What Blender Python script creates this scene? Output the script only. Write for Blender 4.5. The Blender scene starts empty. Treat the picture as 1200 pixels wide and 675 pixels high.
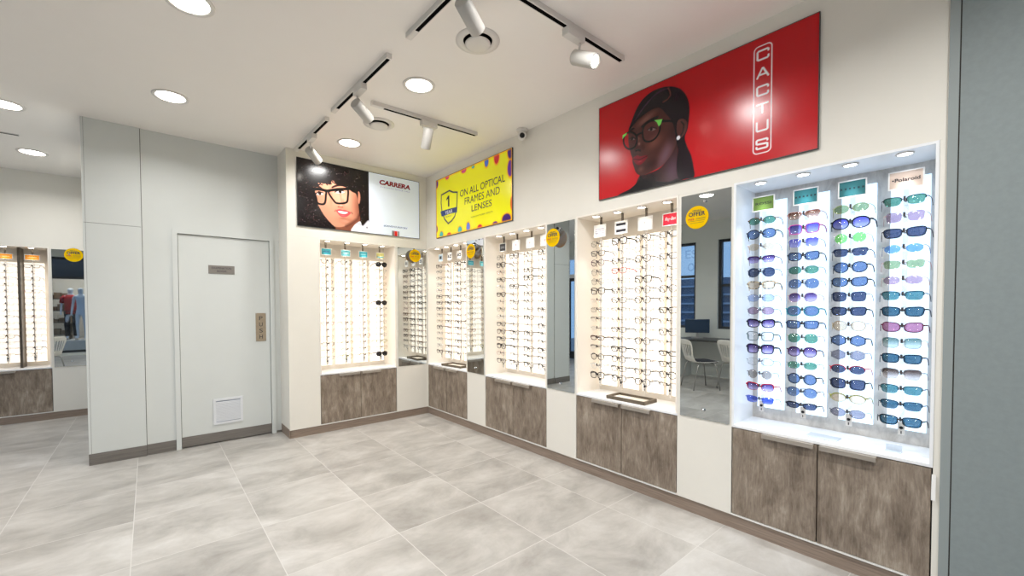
import bpy, bmesh, math, random
import numpy as np
from mathutils import Vector, Matrix
random.seed(7)
SC = bpy.context.scene
COL = SC.collection
PI = math.pi

POWER_WARM, POWER_COOL, DOWN_E, SPOT_E, SKY_E, EXPO = 9, 13, 10.5, 8, 1.4, 0.18
SCREEN_E, YELLOW_E, RED_E, PANEL_W, PANEL_C = .14, .2, 0.0, .85, .95
# ------------------------------------------------------------------ helpers
def lin(c):
    return tuple(((v/255.0)/12.92 if v/255.0 <= .04045 else ((v/255.0+.055)/1.055)**2.4) for v in c[:3])

def tag(o, label=None, cat=None, group=None, kind=None):
    if label: o['label'] = label
    if cat: o['category'] = cat
    if group: o['group'] = group
    if kind: o['kind'] = kind
    return o

def empty(name, loc=(0, 0, 0), rz=0.0, label=None, cat=None, group=None, kind=None):
    o = bpy.data.objects.new(name, None)
    o.empty_display_size = .05
    o.location = loc
    o.rotation_euler = (0, 0, rz)
    COL.objects.link(o)
    return tag(o, label, cat, group, kind)

class MB:
    """collects shapes, build() links them as ONE mesh object"""
    def __init__(s):
        s.v = []; s.f = []; s.m = []; s.sm = []
    def add(s, vs, fs, m=0, smooth=False):
        b = len(s.v)
        s.v.extend([tuple(p) for p in vs])
        for f in fs:
            s.f.append(tuple(b+i for i in f)); s.m.append(m); s.sm.append(smooth)
        return s
    def box(s, x0, x1, y0, y1, z0, z1, m=0, bev=0.0):
        if x0 > x1: x0, x1 = x1, x0
        if y0 > y1: y0, y1 = y1, y0
        if z0 > z1: z0, z1 = z1, z0
        if bev <= 0:
            vs = [(x, y, z) for x in (x0, x1) for y in (y0, y1) for z in (z0, z1)]
            return s.add(vs, [(0, 1, 3, 2), (4, 6, 7, 5), (0, 4, 5, 1), (2, 3, 7, 6), (0, 2, 6, 4), (1, 5, 7, 3)], m)
        bm = bmesh.new()
        bmesh.ops.create_cube(bm, size=1)
        for v in bm.verts:
            v.co = Vector(((x0+x1)/2+v.co.x*(x1-x0), (y0+y1)/2+v.co.y*(y1-y0), (z0+z1)/2+v.co.z*(z1-z0)))
        bmesh.ops.bevel(bm, geom=bm.edges[:], offset=bev, segments=2, affect='EDGES', profile=.5)
        bm.verts.index_update()
        s.add([v.co[:] for v in bm.verts], [[v.index for v in f.verts] for f in bm.faces], m)
        bm.free()
        return s
    def tube(s, pts, r, n=8, m=0, rz=None, cap=True, up=(0, 0, 1)):
        """sweep an ellipse (r along side, rz along up) on a polyline; r may be a list"""
        P = [Vector(p) for p in pts]
        k = len(P); vs = []; fs = []
        U = Vector(up)
        for i, p in enumerate(P):
            t = (P[min(i+1, k-1)]-P[max(i-1, 0)])
            t.normalize()
            sd = t.cross(U)
            if sd.length < 1e-4: sd = t.cross(Vector((1, 0, 0)))
            sd.normalize(); u2 = sd.cross(t); u2.normalize()
            ra = r[i] if isinstance(r, (list, tuple)) else r
            rb = ra if rz is None else (rz[i] if isinstance(rz, (list, tuple)) else rz)
            for j in range(n):
                a = 2*PI*(j+.5)/n
                vs.append(p+sd*(ra*math.cos(a))+u2*(rb*math.sin(a)))
        for i in range(k-1):
            for j in range(n):
                a, b = i*n+j, i*n+(j+1) % n
                fs.append((a, b, b+n, a+n))
        if cap:
            fs.append(tuple(range(n-1, -1, -1))); fs.append(tuple(range((k-1)*n, k*n)))
        return s.add(vs, fs, m, n > 4)
    def lathe(s, prof, n=24, m=0, M=None, smooth=True):
        """profile [(r,z)] round local z, then matrix M"""
        vs = []; fs = []
        for (r, z) in prof:
            for j in range(n):
                a = 2*PI*j/n
                vs.append(Vector((r*math.cos(a), r*math.sin(a), z)))
        k = len(prof)
        for i in range(k-1):
            for j in range(n):
                a, b = i*n+j, i*n+(j+1) % n
                fs.append((a, b, b+n, a+n))
        if prof[0][0] > 1e-6: fs.append(tuple(range(n-1, -1, -1)))
        if prof[-1][0] > 1e-6: fs.append(tuple(range((k-1)*n, k*n)))
        if M is not None: vs = [M @ v for v in vs]
        return s.add(vs, fs, m, smooth)
    def disc_prism(s, outline, y0, y1, m=0):
        """outline [(x,z)] extruded between y0 and y1"""
        n = len(outline)
        vs = [(x, y0, z) for x, z in outline]+[(x, y1, z) for x, z in outline]
        fs = [tuple(range(n)), tuple(range(2*n-1, n-1, -1))]
        fs += [(i, n+i, n+(i+1) % n, (i+1) % n) for i in range(n)]
        return s.add(vs, fs, m)
    def text(s, txt, cx, cz, w, h, y, m=0, shear=0.0, bold=0.0, M=None):
        """text lettering fitted in a w x h box centred on (cx,cz) in the plane y (reads from -y)"""
        vs, fs = glyphs(txt, bold)
        xs = [v[0] for v in vs]; zs = [v[1] for v in vs]
        x0, x1, z0, z1 = min(xs), max(xs), min(zs), max(zs)
        sx = w/(x1-x0); sz = h/(z1-z0)
        out = []
        for a, b in vs:
            zz = (b-(z0+z1)/2)*sz
            out.append((cx+(a-(x0+x1)/2)*sx+shear*zz, y, cz+zz))
        return s.add(out, fs, m)
    def build(s, name, mats, parent=None, loc=None, rz=None):
        me = bpy.data.meshes.new(name)
        me.from_pydata(s.v, [], s.f)
        if not isinstance(mats, (list, tuple)): mats = [mats]
        for mt in mats: me.materials.append(mt)
        me.polygons.foreach_set('material_index', s.m)
        me.polygons.foreach_set('use_smooth', s.sm)
        bm = bmesh.new(); bm.from_mesh(me)
        bmesh.ops.recalc_face_normals(bm, faces=bm.faces[:])
        bm.to_mesh(me); bm.free()
        me.update()
        return link(name, me, parent, loc, rz)

def link(name, me, parent=None, loc=None, rz=None):
    o = bpy.data.objects.new(name, me)
    if parent is not None: o.parent = parent
    if loc is not None: o.location = loc
    if rz is not None: o.rotation_euler = (0, 0, rz)
    COL.objects.link(o)
    return o

_gl = {}
def glyphs(txt, bold=0.0):
    k = (txt, bold)
    if k in _gl: return _gl[k]
    cu = bpy.data.curves.new('lettering', 'FONT')
    cu.body = txt; cu.offset = bold; cu.resolution_u = 3; cu.fill_mode = 'FRONT'
    o = bpy.data.objects.new('lettering', cu)
    COL.objects.link(o)
    dg = bpy.context.evaluated_depsgraph_get()
    me = bpy.data.meshes.new_from_object(o.evaluated_get(dg))
    r = ([(v.co.x, v.co.y) for v in me.vertices], [tuple(p.vertices) for p in me.polygons])
    bpy.data.objects.remove(o); bpy.data.curves.remove(cu); bpy.data.meshes.remove(me)
    _gl[k] = r
    return r

def aim(p0, p1):
    """matrix whose +z runs from p0 to p1, origin p0"""
    d = (Vector(p1)-Vector(p0)).normalized()
    return Matrix.Translation(Vector(p0)) @ d.to_track_quat('Z', 'Y').to_matrix().to_4x4()

# ------------------------------------------------------------------ materials
def mat(name, rgb, rough=.5, metal=0.0, spec=.5, emit=None, es=0.0, coat=0.0):
    m = bpy.data.materials.new(name); m.use_nodes = True
    b = m.node_tree.nodes['Principled BSDF']
    b.inputs['Base Color'].default_value = (*lin(rgb), 1)
    b.inputs['Roughness'].default_value = rough
    b.inputs['Metallic'].default_value = metal
    b.inputs['Specular IOR Level'].default_value = spec
    b.inputs['Coat Weight'].default_value = coat
    if emit:
        b.inputs['Emission Color'].default_value = (*lin(emit), 1)
        b.inputs['Emission Strength'].default_value = es
    return m

def nodes(m):
    nt = m.node_tree
    return nt, nt.nodes, nt.links, nt.nodes['Principled BSDF']

def ramp(nt, stops):
    r = nt.nodes.new('ShaderNodeValToRGB')
    e = r.color_ramp.elements
    while len(e) < len(stops): e.new(.5)
    for i, (p, c) in enumerate(stops):
        e[i].position = p; e[i].color = (*lin(c), 1)
    return r

def noisy(name, stops, scale=(1, 1, 1), nscale=6, detail=6, rough=.5, bump=0.0, distort=0.0, spec=.5, nr=.6):
    m = mat(name, stops[0][1], rough, spec=spec)
    nt, N, L, b = nodes(m)
    g = N.new('ShaderNodeNewGeometry')
    mp = N.new('ShaderNodeMapping'); mp.inputs['Scale'].default_value = scale
    n = N.new('ShaderNodeTexNoise')
    n.inputs['Scale'].default_value = nscale; n.inputs['Detail'].default_value = detail
    n.inputs['Roughness'].default_value = nr; n.inputs['Distortion'].default_value = distort
    r = ramp(nt, stops)
    L.new(g.outputs['Position'], mp.inputs['Vector']); L.new(mp.outputs[0], n.inputs['Vector'])
    L.new(n.outputs['Fac'], r.inputs[0]); L.new(r.outputs[0], b.inputs['Base Color'])
    if bump:
        bp = N.new('ShaderNodeBump'); bp.inputs['Strength'].default_value = bump; bp.inputs['Distance'].default_value = .003
        L.new(n.outputs['Fac'], bp.inputs['Height']); L.new(bp.outputs[0], b.inputs['Normal'])
    return m

M = {}
M['wall'] = noisy('wall_paint', [(.3, (235, 231, 221)), (.7, (238, 234, 224))], nscale=3, rough=.55, spec=.3)
M['ceil'] = noisy('ceiling_paint', [(.3, (249, 244, 238)), (.7, (251, 246, 240))], nscale=2, rough=.5, spec=.35)
M['panel_grey'] = noisy('grey_painted_board', [(.3, (215, 218, 214)), (.7, (218, 221, 217))], nscale=3, rough=.5, spec=.35)
M['end_grey'] = noisy('dark_grey_board', [(.35, (138, 147, 147)), (.65, (143, 152, 152))], nscale=40, rough=.6, spec=.25)  # one even grey, darker than the other wall boards
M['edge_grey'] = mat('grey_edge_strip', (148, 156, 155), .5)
M['white'] = mat('white_lacquer', (236, 234, 228), .35)
M['white_cool'] = mat('white_counter', (247, 248, 249), .25)
M['niche'] = mat('niche_lining', (247, 241, 231), .5, spec=.3)
M['niche_back'] = noisy('niche_back_board', [(.3, (218, 212, 202)), (.7, (223, 217, 207))], nscale=4, rough=.6, spec=.3)
M['groove'] = mat('dark_gap', (70, 68, 64), .8, spec=.1)
M['black'] = mat('black_plastic', (18, 18, 20), .35)
M['chrome'] = mat('chrome', (220, 222, 225), .12, 1.0)
M['alu'] = mat('brushed_aluminium', (176, 174, 170), .35, .9)
M['handle'] = mat('handle_profile', (176, 167, 156), .4, .5)
M['head'] = mat('spotlight_head', (190, 187, 181), .45)
M['plastic'] = mat('white_plastic', (232, 228, 222), .4)
M['fixture'] = mat('white_powder_coat', (226, 222, 216), .4)
M['lampface'] = mat('lamp_face', (255, 250, 242), .4, emit=(255, 250, 243), es=9)
M['spotface'] = mat('puck_lamp_face', (255, 248, 238), .4, emit=(255, 246, 232), es=14)
M['spotface_cool'] = mat('cool_puck_lamp_face', (245, 250, 255), .4, emit=(240, 247, 255), es=10)
M['dark_metal'] = mat('dark_rail_metal', (96, 88, 78), .4, .5)
M['rail_warm'] = mat('rail_acrylic', (244, 235, 222), .3)
M['slot'] = mat('dark_track_slot', (6, 6, 7), .9, spec=.05)
M['plate'] = noisy('brushed_grey_plate', [(.3, (122, 116, 110)), (.7, (142, 136, 128))], scale=(1, 1, 30), nscale=12, rough=.45)
M['panel_warm'] = mat('lit_acrylic_warm', (250, 244, 235), .35, emit=(255, 243, 228), es=PANEL_W)
M['panel_cool'] = mat('lit_acrylic_cool', (228, 240, 252), .3, emit=(198, 225, 255), es=PANEL_C)
M['peg'] = mat('tan_plastic', (196, 186, 172), .3)
M['clearpeg'] = mat('dark_nose_peg', (62, 60, 60), .4)
M['mirror'] = mat('mirror_glass', (204, 210, 211), .012, 1.0)
M['card_white'] = mat('white_card', (244, 242, 238), .5)
def thin(name, rgb, k):
    m = bpy.data.materials.new(name); m.use_nodes = True
    N = m.node_tree.nodes; L = m.node_tree.links; N.remove(N['Principled BSDF'])
    d = N.new('ShaderNodeBsdfDiffuse'); t = N.new('ShaderNodeBsdfTranslucent'); x = N.new('ShaderNodeMixShader'); x.inputs[0].default_value = k
    for q in (d, t): q.inputs['Color'].default_value = (*lin(rgb), 1)
    L.new(d.outputs[0], x.inputs[1]); L.new(t.outputs[0], x.inputs[2]); L.new(x.outputs[0], N['Material Output'].inputs['Surface'])
    return m
M['yellow'] = thin('yellow_disc', (255, 216, 20), .3)
M['disc_back'] = thin('pale_disc_back', (246, 246, 250), .5)
M['ink'] = mat('dark_ink', (28, 26, 36), .5)
M['ink_blue'] = mat('navy_ink', (24, 30, 66), .5)
M['ink_red'] = mat('red_ink', (206, 30, 36), .5)
M['ink_white'] = mat('white_ink', (246, 246, 246), .5)
M['ink_orange'] = mat('orange_ink', (250, 160, 40), .5)
M['brass'] = noisy('brushed_brass', [(.3, (150, 134, 112)), (.7, (172, 156, 132))], scale=(1, 1, 30), nscale=12, rough=.45)
M['grille'] = mat('grille_white', (226, 228, 230), .45)
M['tray'] = noisy('tray_wood', [(.3, (86, 76, 62)), (.7, (112, 100, 84))], scale=(4, 4, 20), nscale=6, rough=.6)
M['felt'] = mat('cream_felt', (232, 224, 210), .9)
M['glassy'] = mat('clear_acrylic', (205, 215, 225), .08, spec=.6)
M['concrete'] = noisy('concrete_laminate', [(.3, (176, 170, 163)), (.5, (202, 197, 190)), (.7, (220, 215, 208))], scale=(1, 3, 1.2), nscale=7, detail=9, rough=.6, distort=.6, nr=.7)
M['skirt'] = noisy('skirting_wood', [(.3, (130, 113, 99)), (.7, (160, 142, 127))], scale=(1.2, 1.2, 30), nscale=4, detail=6, rough=.5)
M['skirt_grey'] = noisy('grey_skirting_wood', [(.3, (106, 101, 95)), (.7, (130, 124, 117))], scale=(1.2, 1.2, 30), nscale=4, detail=6, rough=.5)
M['window_frame'] = mat('dark_window_frame', (52, 55, 60), .4)
M['white_frame'] = mat('white_door_frame', (226, 228, 230), .35)
M['asphalt'] = mat('mall_floor', (120, 124, 130), .5)
M['blue_wall'] = noisy('blue_grey_building', [(.3, (62, 88, 116)), (.7, (92, 120, 150))], nscale=1.2, rough=.7)
M['shopwall'] = mat('lit_shop_wall', (214, 206, 194), .7)
M['skin_m'] = mat('mannequin_white', (214, 220, 228), .4)
M['red_cloth'] = mat('red_cloth', (170, 24, 30), .8)
M['dark_cloth'] = mat('dark_cloth', (36, 34, 40), .8)
M['chair_shell'] = mat('pale_chair_shell', (226, 222, 214), .4)
M['seatpad'] = mat('dark_seat_pad', (44, 44, 48), .8)
M['desk'] = mat('dark_desk_top', (62, 60, 58), .4)

def wood_door():
    m = mat('weathered_wood_laminate', (126, 113, 101), .5, spec=.4)
    nt, N, L, b = nodes(m)
    g = N.new('ShaderNodeNewGeometry')
    def nz(scale, ns, det, dist=0.0):
        mp = N.new('ShaderNodeMapping'); mp.inputs['Scale'].default_value = scale
        n = N.new('ShaderNodeTexNoise'); n.inputs['Scale'].default_value = ns; n.inputs['Detail'].default_value = det
        n.inputs['Roughness'].default_value = .68; n.inputs['Distortion'].default_value = dist
        L.new(g.outputs['Position'], mp.inputs['Vector']); L.new(mp.outputs[0], n.inputs['Vector'])
        return n
    a = nz((5, 5, 1.7), 3.2, 9, .5)
    c = nz((22, 22, 2.6), 5, 6, .2)
    d = nz((1.4, 1.4, .9), 2.2, 3)
    mx = N.new('ShaderNodeMath'); mx.operation = 'MULTIPLY_ADD'; mx.inputs[1].default_value = .55
    L.new(a.outputs['Fac'], mx.inputs[0])
    m2 = N.new('ShaderNodeMath'); m2.operation = 'MULTIPLY'; m2.inputs[1].default_value = .3
    L.new(c.outputs['Fac'], m2.inputs[0]); L.new(m2.outputs[0], mx.inputs[2])
    m3 = N.new('ShaderNodeMath'); m3.operation = 'MULTIPLY_ADD'; m3.inputs[1].default_value = .3
    L.new(d.outputs['Fac'], m3.inputs[0]); L.new(mx.outputs[0], m3.inputs[2])
    r = ramp(nt, [(.40, (84, 72, 61)), (.52, (126, 112, 98)), (.61, (148, 134, 119)), (.72, (180, 167, 151))])
    L.new(m3.outputs[0], r.inputs[0]); L.new(r.outputs[0], b.inputs['Base Color'])
    bp = N.new('ShaderNodeBump'); bp.inputs['Strength'].default_value = .25; bp.inputs['Distance'].default_value = .002
    L.new(m3.outputs[0], bp.inputs['Height']); L.new(bp.outputs[0], b.inputs['Normal'])
    return m
M['wood'] = wood_door()

def floor_mat():
    m = mat('porcelain_floor_tiles', (206, 199, 191), .32, spec=.4)
    nt, N, L, b = nodes(m)
    g = N.new('ShaderNodeNewGeometry')
    sep = N.new('ShaderNodeSeparateXYZ'); L.new(g.outputs['Position'], sep.inputs[0])
    def mth(op, a, bb=None, c=None):
        n = N.new('ShaderNodeMath'); n.operation = op
        for i, v in enumerate((a, bb, c)):
            if v is None: continue
            if isinstance(v, (int, float)): n.inputs[i].default_value = v
            else: L.new(v, n.inputs[i])
        return n.outputs[0]
    TX, TY = .6205, .612
    ux = mth('DIVIDE', mth('ADD', sep.outputs[0], .972+TX*20), TX)
    uy = mth('DIVIDE', mth('ADD', sep.outputs[1], 2.385+TY*20), TY)
    fx = mth('FRACT', ux); fy = mth('FRACT', uy)
    ix = mth('FLOOR', ux); iy = mth('FLOOR', uy)
    ex = mth('MINIMUM', fx, mth('SUBTRACT', 1.0, fx)); ey = mth('MINIMUM', fy, mth('SUBTRACT', 1.0, fy))
    e = mth('MINIMUM', ex, ey)
    line = mth('LESS_THAN', e, .0034)
    rnd = N.new('ShaderNodeTexWhiteNoise'); rnd.noise_dimensions = '2D'
    cb = N.new('ShaderNodeCombineXYZ'); L.new(ix, cb.inputs[0]); L.new(iy, cb.inputs[1]); L.new(cb.outputs[0], rnd.inputs['Vector'])
    off = N.new('ShaderNodeVectorMath'); off.operation = 'MULTIPLY_ADD'
    L.new(rnd.outputs['Color'], off.inputs[0]); off.inputs[1].default_value = (9, 9, 9); L.new(g.outputs['Position'], off.inputs[2])
    mp = N.new('ShaderNodeMapping'); mp.inputs['Scale'].default_value = (.8, 1.25, 1); L.new(off.outputs[0], mp.inputs['Vector'])
    n = N.new('ShaderNodeTexNoise'); n.inputs['Scale'].default_value = 2.6; n.inputs['Detail'].default_value = 8
    n.inputs['Roughness'].default_value = .66; n.inputs['Distortion'].default_value = .35
    L.new(mp.outputs[0], n.inputs['Vector'])
    r = ramp(nt, [(.25, (138, 134, 128)), (.42, (164, 160, 154)), (.56, (182, 178, 172)), (.72, (198, 195, 190))])
    tone = mth('ADD', n.outputs['Fac'], mth('MULTIPLY', mth('SUBTRACT', rnd.outputs['Value'], .5), .1))
    L.new(tone, r.inputs[0])
    mix = N.new('ShaderNodeMix'); mix.data_type = 'RGBA'
    L.new(line, mix.inputs['Factor']); L.new(r.outputs[0], mix.inputs['A']); mix.inputs['B'].default_value = (*lin((200, 197, 192)), 1)
    L.new(mix.outputs['Result'], b.inputs['Base Color'])
    L.new(mth('MULTIPLY_ADD', n.outputs['Fac'], .25, .22), b.inputs['Roughness'])
    return m
M['floor'] = floor_mat()

# lens and frame materials of the spectacles
def lens_mat(name, top, bot=None, gloss=.07):
    m = bpy.data.materials.new(name); m.use_nodes = True
    nt = m.node_tree; N = nt.nodes; L = nt.links
    N.remove(N['Principled BSDF'])
    t = N.new('ShaderNodeBsdfTransparent'); g = N.new('ShaderNodeBsdfGlossy'); g.inputs['Roughness'].default_value = .03
    mx = N.new('ShaderNodeMixShader'); mx.inputs[0].default_value = gloss
    sq = lambda c: tuple(math.sqrt(v) for v in lin(c))     # two surfaces per lens
    if bot is None: t.inputs['Color'].default_value = (*sq(top), 1)
    else:
        tc = N.new('ShaderNodeTexCoord'); sp = N.new('ShaderNodeSeparateXYZ')
        r = N.new('ShaderNodeValToRGB'); e = r.color_ramp.elements
        e[0].color = (*sq(bot), 1); e[1].color = (*sq(top), 1); e[0].position = .25; e[1].position = .85
        L.new(tc.outputs['Generated'], sp.inputs[0]); L.new(sp.outputs[2], r.inputs[0]); L.new(r.outputs[0], t.inputs['Color'])
    L.new(t.outputs[0], mx.inputs[1]); L.new(g.outputs[0], mx.inputs[2]); L.new(mx.outputs[0], N['Material Output'].inputs['Surface'])
    return m
M['pole_clear'] = lens_mat('clear_pole', (244, 242, 238), None, .08)
LENS = {k: lens_mat('lens_'+k.replace(' ', '_'), *v) for k, v in {
    'clear': ((246, 247, 248), None, .04), 'green': ((104, 164, 146), None), 'blue': ((114, 140, 182), None),
    'dark blue': ((78, 92, 124), None), 'tan': ((236, 220, 198), None), 'purple': ((84, 66, 130), (196, 184, 236)),
    'pale blue': ((190, 208, 246), None), 'mauve': ((190, 166, 190), None), 'grey': ((158, 160, 178), None),
    'violet': ((104, 104, 214), (170, 176, 250)), 'mirrored blue': ((52, 92, 226), None, .16), 'brown': ((150, 96, 76), (232, 200, 184)),
    'teal': ((88, 142, 152), None), 'lime': ((150, 244, 140), None), 'khaki': ((164, 190, 152), None),
    'sky blue': ((124, 178, 244), None), 'dark teal': ((68, 108, 130), None), 'smoke': ((86, 72, 68), (216, 206, 202)),
    'pink': ((186, 130, 162), None), 'grey green': ((110, 142, 140), (206, 222, 220)), 'black': ((26, 24, 28), None),
    'grey brown': ((176, 170, 166), None)}.items()}
def tort(name, a, b):
    m = noisy(name, [(.42, a), (.58, b)], nscale=70, detail=3, rough=.25)
    return m
FR = {k: mat('frame_'+k.replace(' ', '_'), c, r, mt) for k, (c, r, mt) in {
    'black': ((14, 14, 16), .25, 0), 'plum': ((70, 28, 52), .25, 0), 'pink': ((206, 84, 160), .25, 0), 'red': ((196, 24, 40), .25, 0),
    'teal': ((40, 140, 150), .25, 0), 'gold': ((186, 150, 84), .25, .9), 'silver': ((172, 172, 176), .25, .9), 'clear': ((226, 226, 224), .15, 0),
    'grey green': ((92, 112, 108), .3, 0), 'brown': ((84, 54, 38), .3, 0), 'navy': ((14, 20, 42), .25, 0), 'burgundy': ((92, 22, 48), .25, 0),
    'grey': ((96, 96, 100), .3, .3), 'gunmetal': ((62, 62, 66), .3, .7), 'purple': ((110, 70, 130), .25, 0), 'yellow': ((190, 170, 60), .3, .2),
    'olive': ((150, 152, 60), .3, 0), 'rose': ((214, 170, 160), .25, .4), 'blue': ((50, 74, 150), .25, 0), 'white': ((236, 234, 230), .3, 0)}.items()}
FR['tortoiseshell'] = tort('frame_tortoiseshell', (44, 26, 18), (150, 96, 48))
FR['spotted'] = tort('frame_spotted', (20, 18, 18), (226, 206, 170))

# ------------------------------------------------------------------ spectacles
def outline(shape, n=28):
    """one lens, +x towards the temple: [(x,z)]"""
    P = dict(rect=(.0272, .0175, 3.8), square=(.0262, .0215, 3.6), round=(.0238, .0235, 2.0), oval=(.0268, .0185, 2.15),
             cat=(.0268, .0185, 2.5), aviator=(.0272, .0235, 2.4), panto=(.0248, .0222, 2.3), narrow=(.0270, .0138, 3.0),
             hexagon=(.0258, .0215, 2.4), bigoval=(.0285, .0225, 2.2), wide=(.0292, .0182, 3.4))[shape]
    a, b, e = P
    out = []
    for i in range(n):
        t = 2*PI*i/n
        c, s = math.cos(t), math.sin(t)
        x = a*math.copysign(abs(c)**(2/e), c); z = b*math.copysign(abs(s)**(2/e), s)
        u = x/a; w = z/b
        if shape == 'cat': z += .0082*max(0, u)**1.5*max(0, w+.35)/1.35; x += .003*max(0, u)*max(0, w)
        if shape == 'aviator':
            if w < 0: x += .0028*(-w); x *= 1-.16*w*w
            z -= .003*(u < 0)*abs(u)*max(0, w)
        if shape == 'panto' and w < 0: x *= 1-.14*w*w
        if shape in ('rect', 'square', 'wide', 'narrow'):
            x *= 1-.065*(1-w)**1.3*(.6 if shape == 'square' else 1)
            z += .0016*u*(w > -.5)
            x += .0012*max(0, w)*u
        if shape == 'hexagon':
            k = PI/3; tt = (t+k/2) % k-k/2
            r = math.cos(k/2)/math.cos(tt)
            x = a*1.09*r*c; z = b*1.09*r*s
        out.append((x, z))
    return out

def lens_cx(shape):
    return dict(round=.0335, bigoval=.037, wide=.037, panto=.0335).get(shape, .0350)

def curve_y(x):
    return .9*x*x

def frame_bits(shape, style):
    """MB of the front frame (rims, bridge, end pieces), in local coordinates, front at y=0"""
    o = outline(shape); n = len(o); cx = lens_cx(shape)
    a = max(p[0] for p in o); b = max(p[1] for p in o); bl = min(p[1] for p in o)
    W = {'full': .0035, 'bold': .0049, 'thin': .0016, 'half': .0028, 'brow': .0044, 'rimless': 0}[style]
    dp = {'full': .0034, 'bold': .0044, 'thin': .0014, 'half': .0026, 'brow': .0036, 'rimless': .001}[style]
    mb = MB()
    for sgn in (-1, 1):
        ring = []
        for i in range(n):
            p = Vector(o[i]); q = Vector(o[(i+1) % n]); r_ = Vector(o[i-1])
            t = (q-r_).normalized(); nr = Vector((t.y, -t.x))
            w = W
            h = p.y/b if p.y > 0 else p.y/-bl
            if style == 'brow': w = .0011+(W-.0011)*max(0, min(1, .5+h*1.3))
            if style == 'bold': w = W*(1.15 if h > .2 else .85)
            if style == 'half': w = W if h > -.1 else .0004
            ring.append((p, p+nr*w))
        if style != 'rimless':
            vs = []; fs = []
            for (pi, po) in ring:
                for (pp, yo) in ((pi, 0), (po, 0), (po, dp), (pi, dp)):
                    x = sgn*(cx+pp.x)
                    vs.append((x, curve_y(x)+yo, pp.y))
            for i in range(n):
                j = (i+1) % n
                if style == 'half' and (o[i][1] < -.25*b or o[j][1] < -.25*b): continue
                for k in range(4):
                    l = (k+1) % 4
                    fs.append((i*4+k, i*4+l, j*4+l, j*4+k))
            mb.add(vs, fs, 0, False)
        # end piece out to the hinge
        zt = b*.45
        xo = cx+a+W*.5
        r = {'bold': .0032, 'full': .0024, 'brow': .0024, 'half': .0016}.get(style, .0010)
        mb.tube([(sgn*(xo-.002), curve_y(xo)+dp/2, zt), (sgn*(xo+.004), curve_y(xo)+dp/2+.001, zt+.001), (sgn*(xo+.0065), curve_y(xo)+.008, zt+.001)],
                r, 6, 0, rz=r*1.3)
    # bridge
    gap = cx-a
    r = {'bold': .0028, 'full': .0019, 'brow': .0018, 'half': .0012}.get(style, .0009)
    zb = b*.35
    mb.tube([(-gap-.001, dp/2, zb-.002), (-gap*.5, dp/2-.001, zb+.0015), (0, dp/2-.0015, zb+.0025), (gap*.5, dp/2-.001, zb+.0015), (gap+.001, dp/2, zb-.002)],
            r, 6, 0, rz=r*1.3)
    if style == 'brow' or shape == 'aviator':
        mb.tube([(-cx*.75, dp/2, b*.93), (0, dp/2, b*.86), (cx*.75, dp/2, b*.93)], .0009, 6, 0)
    return mb

def hinge(shape, style):
    o = outline(shape); a = max(p[0] for p in o); b = max(p[1] for p in o)
    W = {'full': .0035, 'bold': .0049, 'thin': .0016, 'half': .0028, 'brow': .0044, 'rimless': 0}[style]
    x = lens_cx(shape)+a+W*.5+.0065
    return x, curve_y(x-.0065)+.007, b*.45+.001

def temple_bits(mb, shape, style, sgn, m=0, L=.098):
    x, y, z = hinge(shape, style)
    rx, rz = {'bold': (.0024, .0048), 'full': (.0019, .0034), 'brow': (.0017, .0032), 'half': (.0014, .0024)}.get(style, (.0012, .0014))
    sp = .016 if L > .08 else .009
    pts = [(sgn*x, y, z), (sgn*(x+sp*.28), y+L*.3, z-.001), (sgn*(x+sp*.62), y+L*.65, z-.004), (sgn*(x+sp*.82), y+L*.82, z-.013), (sgn*(x+sp), y+L*.97, z-.034)]
    mb.tube(pts, [rx, rx, rx, rx*1.05, rx*.9], 6, m, rz=[rz, rz*.9, rz*.85, rz*.9, rz*.8])
    return mb

def lens_bits(mb, shape, sgn, m=0):
    o = outline(shape); cx = lens_cx(shape); n = len(o)
    vs = []
    for yo in (.0010, .0022):
        vs += [(sgn*(cx+x), curve_y(cx+x)+yo, z) for x, z in o]
        vs.append((sgn*cx, curve_y(cx)+yo-.0008, 0))
    fs = []
    for i in range(n):
        j = (i+1) % n
        fs += [(n, i, j), (2*n+1, n+1+j, n+1+i), (i, n+1+i, n+1+j, j)]
    return mb.add(vs, fs, m, True)

_spec = {}
def spec_meshes(shape, style, fr, ln, merged, L=.098):
    k = (shape, style, fr, ln, merged, L)
    if k in _spec: return _spec[k]
    if merged:
        mb = frame_bits(shape, style)
        for s in (-1, 1):
            temple_bits(mb, shape, style, s); lens_bits(mb, shape, s, 1)
        o = mb.build('spectacles', [FR[fr], LENS[ln]])
        r = [('spectacles', o.data)]
        bpy.data.objects.remove(o)
    else:
        r = []
        for nm, mb, mt in (('front_frame', frame_bits(shape, style), FR[fr]), ('temple', temple_bits(MB(), shape, style, -1, 0, L), FR[fr]), ('temple', temple_bits(MB(), shape, style, 1, 0, L), FR[fr]),
                           ('lens', lens_bits(MB(), shape, -1), LENS[ln]), ('lens', lens_bits(MB(), shape, 1), LENS[ln])):
            o = mb.build(nm, mt); r.append((nm, o.data)); bpy.data.objects.remove(o)
    _spec[k] = r
    return r

ORD = ['', 'topmost', 'second from top', 'third from top', 'fourth from top', 'fifth from top', 'sixth from top', 'seventh from top', 'eighth from top']
ORB = ['', 'lowest', 'second from bottom', 'third from bottom', 'fourth from bottom', 'fifth from bottom', 'sixth from bottom', 'seventh from bottom']
def nth(i, n):
    return ORD[i+1] if i < (n+1)//2 else ORB[n-i]
SHW = dict(rect='rectangular', square='square', round='round', oval='oval', cat='cat-eye', aviator='aviator', panto='rounded', narrow='narrow', hexagon='six-sided', bigoval='large oval', wide='wide')
STW = dict(full='', bold='bold', thin='thin', half='half-rim', brow='browline', rimless='rimless')

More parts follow.
